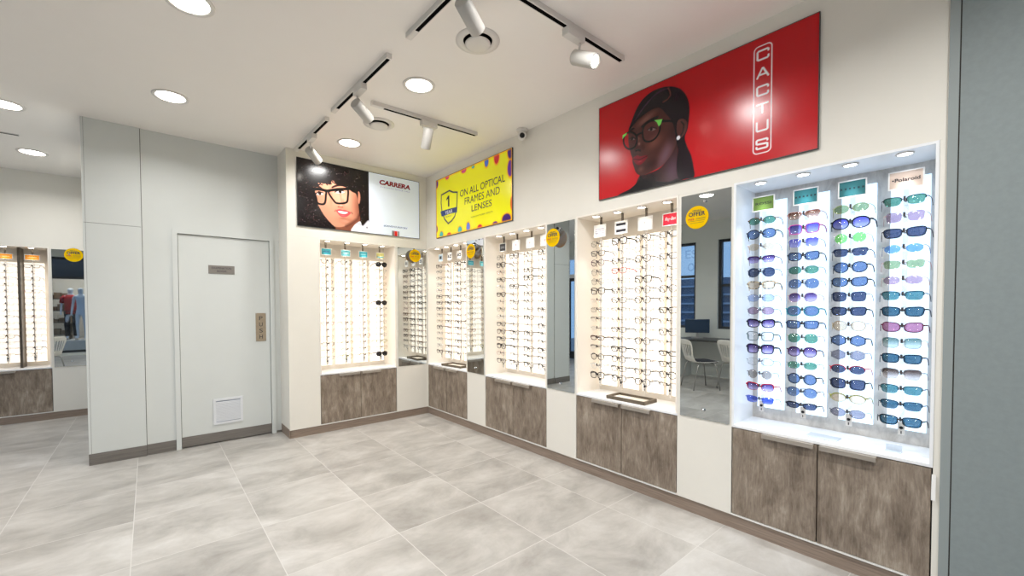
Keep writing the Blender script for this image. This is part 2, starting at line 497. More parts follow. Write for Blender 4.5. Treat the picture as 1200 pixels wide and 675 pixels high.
def place_spec(spec, x, z, name, T, pos, group, merged, tilt):
    """spec = (shape, style, frame, lens)"""
    shape, style, fr, ln = spec
    loc = T @ Vector((x, .082, z))
    rz = T.to_euler().z
    what = 'sunglasses' if name == 'sunglasses' else 'spectacles'
    words = ' '.join(w for w in (STW[style], fr, SHW[shape], what) if w)
    if what == 'sunglasses' and ln != 'clear': words += ' with %s lenses' % ln
    label = words+', '+pos
    ms = spec_meshes(shape, style, fr, ln, merged, .060 if what == 'sunglasses' else .098)
    if merged:
        o = link(name, ms[0][1], None, loc)
    else:
        o = empty(name, loc)
        for nm, me in ms: link(nm, me, o)
    o.rotation_euler = (tilt, 0, rz)
    if what == 'sunglasses': o.scale = (1.12, 1.12, 1.12)
    else: o.scale = (1.04, 1.04, 1.04)
    tag(o, label, what, group)
    return o

# ------------------------------------------------------------------ display units
NROW, Z0, PITCH = 15, 1.874, .0765
ZC = .645      # counter top
ZT = 2.095     # niche top
RAILW = ['leftmost', 'second', 'third', 'rightmost']

def area(name, loc, size, energy, color, parent=None, rot=(0, 0, 0), spread=PI, shape='DISK', sy=None):
    l = bpy.data.lights.new(name, 'AREA'); l.shape = shape; l.size = size; l.energy = energy; l.color = color; l.spread = spread
    if sy: l.size_y = sy
    o = bpy.data.objects.new(name, l); o.location = loc; o.rotation_euler = rot
    if parent is not None: o.parent = parent
    COL.objects.link(o)
    return o

def handle_mb(x0, x1):
    mb = MB()
    mb.box(x0, x1, -.026, .0005, .618, .6275, 0)
    mb.box(x0, x1, -.026, -.0225, .604, .618, 0)
    return mb

def base_cabinet(T, w, split, h1, h2, label, rails_hint):
    loc = T @ Vector((0, 0, 0)); rz = T.to_euler().z
    r = empty('base_cabinet', loc, rz, label, 'cabinet', 'wood-front base cabinets')
    MB().box(0, w, .022, .33, .086, .62).build('carcass', M['groove'], r)
    g = .005
    for i, (a, b) in enumerate(((g, split-g/2), (split+g/2, w-g))):
        d = MB().box(a, b, .001, .0195, .098, .624, 0, .0012).build('door', M['wood'], r)
        ha, hb = (h1 if i == 0 else h2)
        handle_mb(ha, hb).build('handle', M['handle'], d)
    MB().box(0, w, -.002, .33, .6285, ZC, 0, .0015).build('countertop', M['white_cool'], r)
    MB().box(0, w, -.001, .02, .086, .0955).build('bottom_strip', M['white'], r)
    return r

def niche(T, w, label, cool, power, pucks):
    loc = T @ Vector((0, 0, 0)); rz = T.to_euler().z
    r = empty('display_niche', loc, rz, label, 'display niche', 'lit display niches')
    ln = M['white_cool'] if cool else M['niche']
    MB().box(.0, w, .300, .318, ZC, ZT+.012).build('back_panel', M['concrete'] if cool else M['niche_back'], r)
    MB().box(.0, .012, -.002, .300, ZC, ZT).build('side_panel', ln, r)
    MB().box(w-.012, w, -.002, .300, ZC, ZT).build('side_panel', ln, r)
    top = MB().box(.0, w, -.002, .300, ZT, ZT+.012).build('top_panel', ln, r)
    for x in pucks:
        p = MB().lathe([(.034, 0), (.034, -.004), (.027, -.006), (.026, -.003)], 24, 0, Matrix.Translation((x, .062, ZT)))
        p.lathe([(.0, -.0045), (.026, -.0045)], 24, 1, Matrix.Translation((x, .062, ZT)))
        p.build('puck_light', [M['fixture'], M['spotface_cool'] if cool else M['spotface']], r)
        l = bpy.data.lights.new('puck_lamp', 'SPOT'); l.energy = power; l.spot_size = 1.0; l.spot_blend = .8; l.shadow_soft_size = .024
        l.color = (.88, .94, 1) if cool else (1, .95, .88)
        lo = bpy.data.objects.new('puck_lamp', l); lo.location = (x, .062, ZT-.008); lo.parent = r; COL.objects.link(lo)
    return r

_peg = {}
def rail(T, x, cool, label, card, warm_panel=True, group='display rails'):
    """pole with nose pegs, lit back panel, header card and key lock"""
    loc = T @ Vector((x, .30, .70)); rz = T.to_euler().z
    r = empty('display_rail', loc, rz, label, 'display rail', group)
    z0 = .70
    if cool:
        MB().box(-.010, .010, -.174, -.164, .035, 1.27, 0).build('pole', M['pole_clear'], r)
        MB().box(-.074, .074, -.024, -.018, .022, 1.325, 0, .001).build('light_panel', M['panel_cool'], r)
    else:
        MB().box(-.006, .006, -.174, -.164, .010, 1.245, 0).build('pole', M['rail_warm'], r)
        MB().box(-.008, .008, -.174, -.165, 1.246, ZT-z0, 0).build('pole_top', M['dark_metal'], r)
        lp = MB().box(-.086, .086, -.070, -.064, .004, 1.225, 0, .001)
        for i in range(NROW):
            z = Z0-PITCH*i-z0
            lp.box(-.086, .086, -.0725, -.0698, z-.0045, z-.0020, 1)  # tan bars per row stand in for shadow lines of the temples
        lp.box(-.001, .001, -.0725, -.0698, .01, 1.22, 1)
        lp.build('light_panel', [M['panel_warm'], M['peg']], r)
    for zz in (.12, .66, 1.16):
        MB().box(-.006, .006, -.166, 0, zz-.004, zz+.004).build('wall_bracket', M['pole_clear'], r)
    for i in range(NROW):
        z = Z0-PITCH*i-z0
        if 'peg' not in _peg:
            pg = MB().box(-.0042, .0042, -.2245, -.173, .0005, .0045).box(-.0042, .0042, -.2245, -.221, .0045, .021).build('nose_peg', M['clearpeg'])
            _peg['peg'] = pg.data; bpy.data.objects.remove(pg)
        link('nose_peg', _peg['peg'], r, (0, 0, z))
    lk = MB().box(-.013, .013, -.182, -.172, .028, .092, 0, .002)
    lk.lathe([(.0, .0035), (.0075, .0035), (.0075, 0)], 16, 1, aim((0, -.1815, .064), (0, -.3, .064)))
    lk.box(-.002, .002, -.1828, -.1818, .034, .048, 1)
    lk.build('key_lock', [M['plastic'] if cool else M['rail_warm'], M['black']], r)
    card(r)
    return r

def card_maker(bg, txt, tc, w, h, y=-.190, z=1.282, border='card_white', tw=.72, th=.22, shear=0.0, bold=0.0, marks=None):
    def f(r):
        c = MB().box(-w/2, w/2, y, y+.004, z-h/2, z+h/2, 0)
        c.box(-w/2+.006, w/2-.006, y-.0006, y, z-h/2+.006, z+h/2-.006, 1)
        if txt:
            c.text(txt, 0, z, w*tw, h*th, y-.0012, 2, shear, bold)
        if marks:
            for (a, b, cc, dd) in marks: c.box(a*w, b*w, y-.0013, y-.0006, z+cc*h, z+dd*h, 2)
        c.box(-.006, .006, y+.004, -.165, z-.01, z+.01, 3)
        c.build('header_card', [M[border], bg, tc, M['peg']], r)
    return f

CARDC = {}
def cc(rgb):
    if rgb not in CARDC: CARDC[rgb] = mat('card_print', rgb, .5)
    return CARDC[rgb]

def specs_random(rng, n, weights=None):
    out = []
    for i in range(n):
        st = rng.choice(['full', 'full', 'bold', 'thin', 'half', 'full', 'thin'])
        sh = rng.choice(['rect', 'square', 'panto', 'rect', 'oval', 'cat', 'round'])
        if st in ('thin', 'half'): fr = rng.choice(['gunmetal', 'silver', 'gold', 'black', 'rose'])
        else: fr = rng.choice(weights or ['black', 'black', 'tortoiseshell', 'grey', 'brown', 'navy', 'clear', 'black'])
        out.append((sh, st, fr, 'clear'))
    return out

def fill_rail(specs, T, x, name, rname, where, group, merged, rows=NROW):
    tl = random.Random(int(x*1000)+len(where))
    for i, sp in enumerate(specs):
        if sp is None: continue
        place_spec(sp, x+tl.uniform(-.002, .002), Z0-PITCH*i, name, T, '%s, %s rail, %s' % (nth(i, len(specs)), rname, where), group, merged, tl.uniform(-.03, .05))

def S(s):
    """parse 'shape/style/frame/lens' list"""
    out = []
    for t in s.split(';'):
        t = t.strip()
        if t == '-': out.append(None); continue
        p = [q.strip() for q in t.split('/')]
        out.append((p[0], p[1], p[2], p[3] if len(p) > 3 else 'clear'))
    return out

# ------------------------------------------------------------------ printed pictures, drawn as colours on a fine grid
RED = {
  'face': [(0.264, 0.466), (0.326, 0.506), (0.406, 0.535), (0.497, 0.539), (0.556, 0.487), (0.597, 0.414), (0.614, 0.339), (0.622, 0.263), (0.59, 0.192), (0.529, 0.136), (0.47, 0.116), (0.4, 0.103), (0.348, 0.11), (0.32, 0.137), (0.305, 0.176), (0.293, 0.214), (0.291, 0.245), (0.281, 0.273), (0.271, 0.309), (0.261, 0.342), (0.257, 0.394)],
  'hair': [(0.26, 0.455), (0.285, 0.514), (0.318, 0.578), (0.366, 0.632), (0.436, 0.662), (0.511, 0.663), (0.584, 0.642), (0.647, 0.6), (0.688, 0.538), (0.706, 0.473), (0.706, 0.401), (0.696, 0.326), (0.678, 0.273), (0.695, 0.209), (0.722, 0.142), (0.737, 0.066), (0.74, 0.003), (0.685, 0.004), (0.647, 0.005), (0.627, 0.054), (0.625, 0.122), (0.632, 0.213), (0.617, 0.285), (0.608, 0.354), (0.588, 0.412), (0.549, 0.471), (0.497, 0.534), (0.421, 0.536), (0.342, 0.509)],
  'ear': [(0.63, 0.398), (0.662, 0.403), (0.689, 0.378), (0.694, 0.34), (0.679, 0.299), (0.649, 0.277), (0.631, 0.3), (0.622, 0.35)],
  'neck': [(0.622, 0.27), (0.632, 0.187), (0.632, 0.12), (0.636, -0.002), (0.337, 0.0), (0.351, 0.107), (0.408, 0.102), (0.529, 0.133)],
  'cloth': [(0.173, 0.002), (0.271, 0.026), (0.337, 0.067), (0.358, 0.098), (0.385, 0.073), (0.486, 0.033), (0.574, 0.01), (0.636, 0.015), (0.659, -0.047), (0.166, -0.045)],
  'lensl': [(0.22, 0.413), (0.244, 0.44), (0.286, 0.432), (0.322, 0.396), (0.327, 0.356), (0.308, 0.321), (0.269, 0.316), (0.235, 0.342), (0.218, 0.379)],
  'lensr': [(0.372, 0.414), (0.391, 0.45), (0.434, 0.464), (0.483, 0.447), (0.504, 0.409), (0.495, 0.36), (0.461, 0.329), (0.415, 0.326), (0.382, 0.353)],
  'greenl': [(0.206, 0.407), (0.209, 0.436), (0.247, 0.444), (0.24, 0.429), (0.223, 0.419)],
  'greenr': [(0.459, 0.461), (0.522, 0.447), (0.51, 0.416), (0.495, 0.407), (0.48, 0.44)],
  'bridge': [(0.32, 0.387), (0.337, 0.402), (0.372, 0.405)],
  'temple': [(0.516, 0.436), (0.571, 0.418), (0.616, 0.398)],
  'eyel': [(0.269, 0.391), (0.291, 0.399), (0.314, 0.377), (0.291, 0.374)],
  'eyer': [(0.41, 0.411), (0.441, 0.42), (0.477, 0.399), (0.444, 0.391)],
  'browr': [(0.362, 0.451), (0.406, 0.473), (0.483, 0.481), (0.487, 0.468), (0.419, 0.455), (0.372, 0.439)],
  'browl': [(0.26, 0.44), (0.28, 0.46), (0.31, 0.453), (0.285, 0.447)],
  'lips': [(0.295, 0.243), (0.332, 0.254), (0.354, 0.241), (0.411, 0.231), (0.392, 0.2), (0.352, 0.181), (0.318, 0.199)],
  'lipline': [(0.298, 0.236), (0.35, 0.219), (0.408, 0.228)],
  'nose': [(0.311, 0.302), (0.327, 0.322), (0.346, 0.364), (0.369, 0.332), (0.392, 0.294), (0.373, 0.281), (0.344, 0.293), (0.321, 0.285)],
  'nostril': [(0.321, 0.291), (0.337, 0.292), (0.353, 0.282)],
  'hl_cheek': [(0.551, 0.209), (0.608, 0.234), (0.618, 0.164), (0.623, 0.082), (0.588, 0.077), (0.559, 0.139)],
  'hl_cheek2': [(0.484, 0.325), (0.528, 0.339), (0.543, 0.28), (0.499, 0.224), (0.462, 0.234)],
  'hl_fore': [(0.343, 0.495), (0.421, 0.52), (0.482, 0.517), (0.468, 0.494), (0.39, 0.479)],
  'hl_nose': [(0.335, 0.378), (0.35, 0.366), (0.363, 0.322), (0.34, 0.32)],
  'part': [(0.562, 0.64), (0.575, 0.61), (0.578, 0.586), (0.559, 0.567), (0.527, 0.561)],
  'earring': [(0.635, 0.286)],
  'chin': [(0.353, 0.142)],
}
CBOX = (1.085, 1.175, 0.048, 0.657)
CAR = {
  'face': [(0.152, 0.423), (0.182, 0.46), (0.251, 0.486), (0.377, 0.528), (0.405, 0.486), (0.507, 0.475), (0.569, 0.441), (0.615, 0.423), (0.634, 0.367), (0.643, 0.286), (0.649, 0.212), (0.631, 0.15), (0.577, 0.098), (0.502, 0.052), (0.428, 0.027), (0.371, 0.032), (0.315, 0.077), (0.26, 0.142), (0.213, 0.22), (0.187, 0.286), (0.167, 0.353)],
  'neck': [(0.371, 0.037), (0.502, 0.052), (0.623, 0.146), (0.655, 0.183), (0.657, 0.108), (0.592, 0.04), (0.576, -0.009), (0.399, -0.004), (0.385, 0.016)],
  'shirt': [(0.564, -0.008), (0.583, 0.057), (0.623, 0.098), (0.662, 0.12), (0.692, 0.074), (0.76, 0.143), (0.762, -0.01)],
  'lensl': [(0.168, 0.391), (0.28, 0.398), (0.285, 0.347), (0.275, 0.272), (0.242, 0.25), (0.198, 0.26), (0.183, 0.317)],
  'lensr': [(0.316, 0.398), (0.419, 0.433), (0.519, 0.456), (0.524, 0.372), (0.505, 0.31), (0.406, 0.286), (0.363, 0.317)],
  'topbar': [(0.148, 0.403), (0.215, 0.409), (0.298, 0.404), (0.405, 0.439), (0.525, 0.464), (0.612, 0.478)],
  'eyel': [(0.183, 0.356), (0.215, 0.381), (0.256, 0.374), (0.249, 0.353), (0.208, 0.34)],
  'eyer': [(0.383, 0.404), (0.426, 0.436), (0.477, 0.43), (0.48, 0.411), (0.426, 0.394)],
  'browl': [(0.148, 0.437), (0.202, 0.446), (0.25, 0.424), (0.244, 0.411), (0.195, 0.425), (0.152, 0.421)],
  'browr': [(0.348, 0.455), (0.398, 0.487), (0.478, 0.502), (0.482, 0.491), (0.405, 0.468), (0.356, 0.442)],
  'nose': [(0.317, 0.267), (0.338, 0.256), (0.367, 0.248), (0.391, 0.271)],
  'lips': [(0.285, 0.179), (0.33, 0.188), (0.373, 0.189), (0.468, 0.193), (0.452, 0.153), (0.401, 0.117), (0.365, 0.101), (0.322, 0.121)],
  'teeth': [(0.323, 0.164), (0.373, 0.174), (0.433, 0.179), (0.387, 0.153), (0.337, 0.148)],
  'ear': [(0.642, 0.45), (0.661, 0.439), (0.666, 0.379), (0.653, 0.317), (0.638, 0.345)],
  'jaw': [(0.502, 0.048), (0.577, 0.098), (0.631, 0.147), (0.652, 0.197)],
  'hairedge': [(0.152, 0.444), (0.182, 0.478), (0.223, 0.464), (0.265, 0.507), (0.32, 0.503), (0.377, 0.535), (0.434, 0.51), (0.493, 0.535), (0.537, 0.506)],
  'divider': [(0.768, 0.684), (0.765, -0.007)],
  'logo': [(0.895, 0.635), (1.309, 0.636), (1.304, 0.579), (0.891, 0.582)],
  'sub': [(0.889, 0.572), (1.312, 0.567)],
  'tag': [(0.942, 0.115), (1.257, 0.117), (1.256, 0.094), (0.942, 0.096)],
  'flag': [(1.051, 0.058), (1.143, 0.059), (1.142, -0.012), (1.05, -0.008)],
}
YEL = {
  'line1': [(0.506, 0.486), (1.284, 0.455), (1.288, 0.383), (0.511, 0.408)],
  'line2': [(0.596, 0.391), (1.206, 0.354), (1.205, 0.278), (0.601, 0.305)],
  'line3': [(0.726, 0.277), (1.076, 0.256), (1.075, 0.191), (0.731, 0.194)],
  'line4': [(0.711, 0.15), (1.094, 0.139), (1.094, 0.122), (0.711, 0.134)],
  'shield': [(0.118, 0.5), (0.205, 0.508), (0.289, 0.516), (0.368, 0.482), (0.454, 0.464), (0.447, 0.351), (0.437, 0.278), (0.401, 0.201), (0.34, 0.161), (0.263, 0.139), (0.185, 0.203), (0.129, 0.298), (0.111, 0.406)],
  'banner': [(0.096, 0.304), (0.122, 0.308), (0.281, 0.306), (0.452, 0.3), (0.446, 0.24), (0.28, 0.247), (0.122, 0.242)],
  'one': [(0.22, 0.453), (0.283, 0.466), (0.301, 0.463), (0.306, 0.335), (0.256, 0.338), (0.257, 0.426)],
  'year': [(0.199, 0.269), (0.357, 0.267)],
  'war': [(0.202, 0.222), (0.341, 0.22)],
  'blobs': [(0.012, 0.662), (0.248, 0.689), (0.584, 0.683), (0.758, 0.674), (0.992, 0.671), (1.157, 0.667), (1.371, 0.672), (1.364, 0.506), (1.386, 0.165), (1.304, 0.024), (1.128, 0.008), (0.872, 0.008), (0.662, 0.039), (0.502, 0.029), (0.277, 0.01), (0.112, 0.026), (-0.006, 0.109)],
}

class Paint:
    """a small painter: colours on a grid of points (metres from the lower left corner)"""
    def __init__(s, w, h, step, bg):
        s.w, s.h = w, h
        s.nx = int(round(w/step))+1; s.ny = int(round(h/step))+1
        s.X, s.Y = np.meshgrid(np.linspace(0, w, s.nx), np.linspace(0, h, s.ny))
        s.C = np.empty((s.ny, s.nx, 3)); s.C[:] = bg
    @staticmethod
    def smooth(pts, k=6):
        P = np.array(pts, float); n = len(P); out = []
        for i in range(n):
            p0, p1, p2, p3 = P[i-1], P[i], P[(i+1) % n], P[(i+2) % n]
            for t in np.arange(k)/k:
                out.append(.5*((2*p1)+(-p0+p2)*t+(2*p0-5*p1+4*p2-p3)*t*t+(-p0+3*p1-3*p2+p3)*t**3))
        return np.array(out)
    def blend(s, a, col, sl=None):
        col = np.array(col, float)
        C = s.C if sl is None else s.C[sl]
        C += (col-C)*a[..., None]
    def window(s, P, pad):
        x0, y0 = P.min(0)-pad; x1, y1 = P.max(0)+pad
        i0 = max(0, int(x0/s.w*(s.nx-1))); i1 = min(s.nx, int(x1/s.w*(s.nx-1))+2)
        j0 = max(0, int(y0/s.h*(s.ny-1))); j1 = min(s.ny, int(y1/s.h*(s.ny-1))+2)
        return (slice(j0, max(j0, j1)), slice(i0, max(i0, i1)))
    def dist(s, P, sl, closed):
        X, Y = s.X[sl], s.Y[sl]; D = np.full(X.shape, 1e9); ins = np.zeros(X.shape, bool)
        n = len(P)
        for i in range(n if closed else n-1):
            ax, ay = P[i]; bx, by = P[(i+1) % n]
            dx, dy = bx-ax, by-ay
            t = np.clip(((X-ax)*dx+(Y-ay)*dy)/(dx*dx+dy*dy+1e-12), 0, 1)
            D = np.minimum(D, np.hypot(X-ax-t*dx, Y-ay-t*dy))
            if closed and ay != by:
                ins ^= ((ay > Y) != (by > Y)) & (X < (bx-ax)*(Y-ay)/(by-ay)+ax)
        return D, ins
    def poly(s, pts, col, soft=.003, a=1.0, sm=True, clip=None):
        P = s.smooth(pts) if sm else np.array(pts, float)
        sl = s.window(P, soft*2+.002)
        D, ins = s.dist(P, sl, True)
        al = np.clip(.5+np.where(ins, D, -D)/(2*soft), 0, 1)
        al = al*al*(3-2*al)*a
        if clip is not None: al = al*clip[sl]
        s.blend(al, col, sl)
    def mask(s, pts, soft=.003):
        P = s.smooth(pts); sl = s.window(P, soft*2+.002)
        D, ins = s.dist(P, sl, True); m = np.zeros(s.X.shape)
        m[sl] = np.clip(.5+np.where(ins, D, -D)/(2*soft), 0, 1)
        return m
    def line(s, pts, wd, col, soft=.0015, a=1.0, closed=False, sm=False, clip=None):
        P = np.array(pts, float)
        if sm and closed: P = s.smooth(pts)
        sl = s.window(P, wd+soft*2)
        D, _ = s.dist(P, sl, closed)
        al = np.clip(.5+(wd/2-D)/(2*soft), 0, 1)*a
        if clip is not None: al = al*clip[sl]
        s.blend(al, col, sl)
    def blob(s, x, y, rx, ry, col, a=1.0, soft=1.0, rot=0.0, clip=None):
        P = np.array([(x-rx-ry, y-ry-rx), (x+rx+ry, y+ry+rx)]); sl = s.window(P, .01)
        c, n = math.cos(rot), math.sin(rot)
        U = ((s.X[sl]-x)*c+(s.Y[sl]-y)*n)/rx; V = (-(s.X[sl]-x)*n+(s.Y[sl]-y)*c)/ry
        d = np.hypot(U, V)
        al = np.clip((1-d)/max(soft, 1e-3), 0, 1); al = al*al*(3-2*al)*a
        if clip is not None: al = al*clip[sl]
        s.blend(al, col, sl)
    def mesh_into(s, me_name, m, y, x_off=0.0, z_off=0.0):
        nv = s.nx*s.ny
        co = np.empty((nv, 3)); co[:, 0] = s.X.ravel()+x_off; co[:, 1] = y; co[:, 2] = s.Y.ravel()+z_off
        idx = np.arange(nv).reshape(s.ny, s.nx)
        q = np.stack([idx[:-1, :-1], idx[:-1, 1:], idx[1:, 1:], idx[1:, :-1]], -1).reshape(-1, 4)
        me = bpy.data.meshes.new(me_name)
        me.vertices.add(nv); me.vertices.foreach_set('co', co.ravel())
        me.loops.add(q.size); me.loops.foreach_set('vertex_index', q.ravel().astype(np.int32))
        me.polygons.add(len(q)); me.polygons.foreach_set('loop_start', np.arange(0, q.size, 4, dtype=np.int32))
        me.update(calc_edges=True)
        ca = me.color_attributes.new('ink', 'FLOAT_COLOR', 'POINT')
        cl = np.clip(s.C, 0, 255)/255.0
        cl = np.where(cl <= .04045, cl/12.92, ((cl+.055)/1.055)**2.4)
        ca.data.foreach_set('color', np.concatenate([cl.reshape(-1, 3), np.ones((nv, 1))], 1).ravel().astype(np.float32))
        me.materials.append(m); me.validate()
        return me

def print_mat(name, rough, es, coat=0.0, spec=.5):
    m = mat(name, (200, 200, 200), rough, spec=spec, coat=coat)
    nt, N, L, b = nodes(m)
    at = N.new('ShaderNodeAttribute'); at.attribute_name = 'ink'
    L.new(at.outputs['Color'], b.inputs['Base Color'])
    if es:
        L.new(at.outputs['Color'], b.inputs['Emission Color']); b.inputs['Emission Strength'].default_value = es
    return m

def red_poster():
    w, h = 1.391, .703
    p = Paint(w, h, .0025, (196, 6, 20))
    D = RED
    p.blob(.95, .25, .7, .5, (206, 14, 28), .5); p.blob(.1, .1, .4, .5, (202, 12, 26), .5)
    p.poly(D['neck'], (58, 30, 32))
    fm = p.mask(D['face'], .003); nm = p.mask(D['neck'], .004)
    p.blob(.6, .08, .10, .16, (112, 88, 112), .55, clip=nm); p.blob(.42, .05, .12, .10, (24, 10, 14), .9, clip=nm)
    p.poly(D['face'], (74, 36, 32))
    p.blob(.30, .24, .09, .26, (58, 24, 24), .7, clip=fm)
    p.blob(.545, .20, .075, .17, (124, 92, 108), .75, rot=-.5, clip=fm)
    p.blob(.46, .31, .10, .07, (132, 78, 66), .6, rot=.5, clip=fm)
    p.blob(.40, .49, .12, .045, (140, 88, 78), .75, rot=.35, clip=fm)
    p.poly(D['hl_nose'], (150, 96, 84), .014, .7)
    p.blob(.362, .148, .04, .03, (112, 66, 58), .7, clip=fm)
    p.blob(.43, .16, .09, .06, (40, 16, 18), .6, rot=.3, clip=fm); p.blob(.60, .33, .06, .12, (44, 20, 22), .6, clip=fm)
    p.poly(D['nose'], (60, 26, 24), .010, .65); p.line(D['nostril'], .010, (16, 6, 8), .004)
    p.blob(.345, .332, .014, .018, (150, 98, 86), .8)
    p.poly(D['lips'], (122, 12, 28), .004); p.blob(.352, .205, .030, .010, (176, 44, 56), .6); p.line(D['lipline'], .005, (44, 4, 10), .003)
    p.poly(D['browr'], (20, 9, 10), .004); p.poly(D['browl'], (20, 9, 10), .004)
    for e in ('eyer', 'eyel'):
        p.poly(D[e], (112, 98, 96), .002)
        c = np.mean(D[e], 0); p.blob(c[0]-.004, c[1], .012, .013, (14, 8, 8), 1, .3)
        p.line(D[e][:3], .006, (10, 5, 6), .002)
    p.poly(D['hair'], (22, 9, 20), .004)
    hm = p.mask(D['hair'], .003)
    rng = random.Random(3)
    for k in range(26):                                    # combed strands
        t = k/25.0
        a = (.30+.07*t, .50+.08*t); b = (.40+.10*t, .60+.05*t); c = (.52+.05*t, .655-.02*t)
        p.line([a, b, c], .0022, (62+rng.randint(-14, 20), 36, 58), .002, .6, clip=hm)
    for k in range(16):
        x = .655+.006*k
        p.line([(x-.03, .23), (x, .14), (x+.005, .01)], .002, (54, 30, 46), .002, .5, clip=hm)
    p.blob(.62, .56, .05, .09, (56, 26, 46), .5, clip=hm); p.line(D['part'], .010, (140, 84, 66), .005, .8)
    p.poly(D['ear'], (84, 44, 40), .004); p.line([(.655, .385), (.672, .36), (.668, .32), (.652, .295)], .008, (28, 12, 12), .004)
    p.poly(D['cloth'], (14, 8, 12), .004)
    for l in ('lensl', 'lensr'):
        p.poly(D[l], (120, 70, 72), .004, .22); p.line(p.smooth(D[l]), .012, (8, 6, 8), .002, closed=True)
    p.line(D['bridge'], .012, (8, 6, 8), .002); p.line(D['temple'], .015, (8, 6, 8), .002)
    p.poly(D['greenl'], (126, 226, 96), .002, sm=False); p.poly(D['greenr'], (126, 226, 96), .002, sm=False)
    c = D['earring'][0]; p.blob(c[0], c[1], .016, .018, (240, 240, 246), 1, .4)
    # boxed name, letters one above the other
    x0, x1, z0, z1 = CBOX
    r = .022; box = []
    for (cx, cz, a0) in ((x1-r, z1-r, 0), (x0+r, z1-r, 90), (x0+r, z0+r, 180), (x1-r, z0+r, 270)):
        for k in range(6): box.append((cx+r*math.cos(math.radians(a0+k*18)), cz+r*math.sin(math.radians(a0+k*18))))
    wht = (248, 246, 248)
    p.line(box, .0062, wht, .0015, closed=True)
    GL = dict(C=[[(1, .78), (1, .9), (.9, 1), (.1, 1), (0, .9), (0, .1), (.1, 0), (.9, 0), (1, .1), (1, .25)]],
              A=[[(0, 0), (.46, 1), (.54, 1), (1, 0)], [(.25, .3), (.75, .3)]], T=[[(0, 1), (1, 1)], [(.5, 1), (.5, 0)]],
              U=[[(0, 1), (0, .1), (.1, 0), (.9, 0), (1, .1), (1, 1)]],
              S=[[(1, .82), (1, .92), (.92, 1), (.08, 1), (0, .92), (0, .6), (.08, .53), (.92, .47), (1, .4), (1, .08), (.92, 0), (.08, 0), (0, .08), (0, .2)]])
    cw, ch = (x1-x0)*.62, .050
    for k, ltr in enumerate('CACTUS'):
        cz = z1-.052-(z1-z0-.104)*k/5.0
        for st in GL[ltr]:
            p.line([((x0+x1)/2+(a-.5)*cw, cz+(b-.5)*ch) for a, b in st], .0108, wht, .0013)
    return p

def curl(p, rng, x, y, r, col, wd, a, clip=None):
    a0 = rng.uniform(0, 6.28); k = 7
    p.line([(x+r*math.cos(a0+4.2*i/k), y+r*.9*math.sin(a0+4.2*i/k)) for i in range(k+1)], wd, col, .003, a, clip=clip)

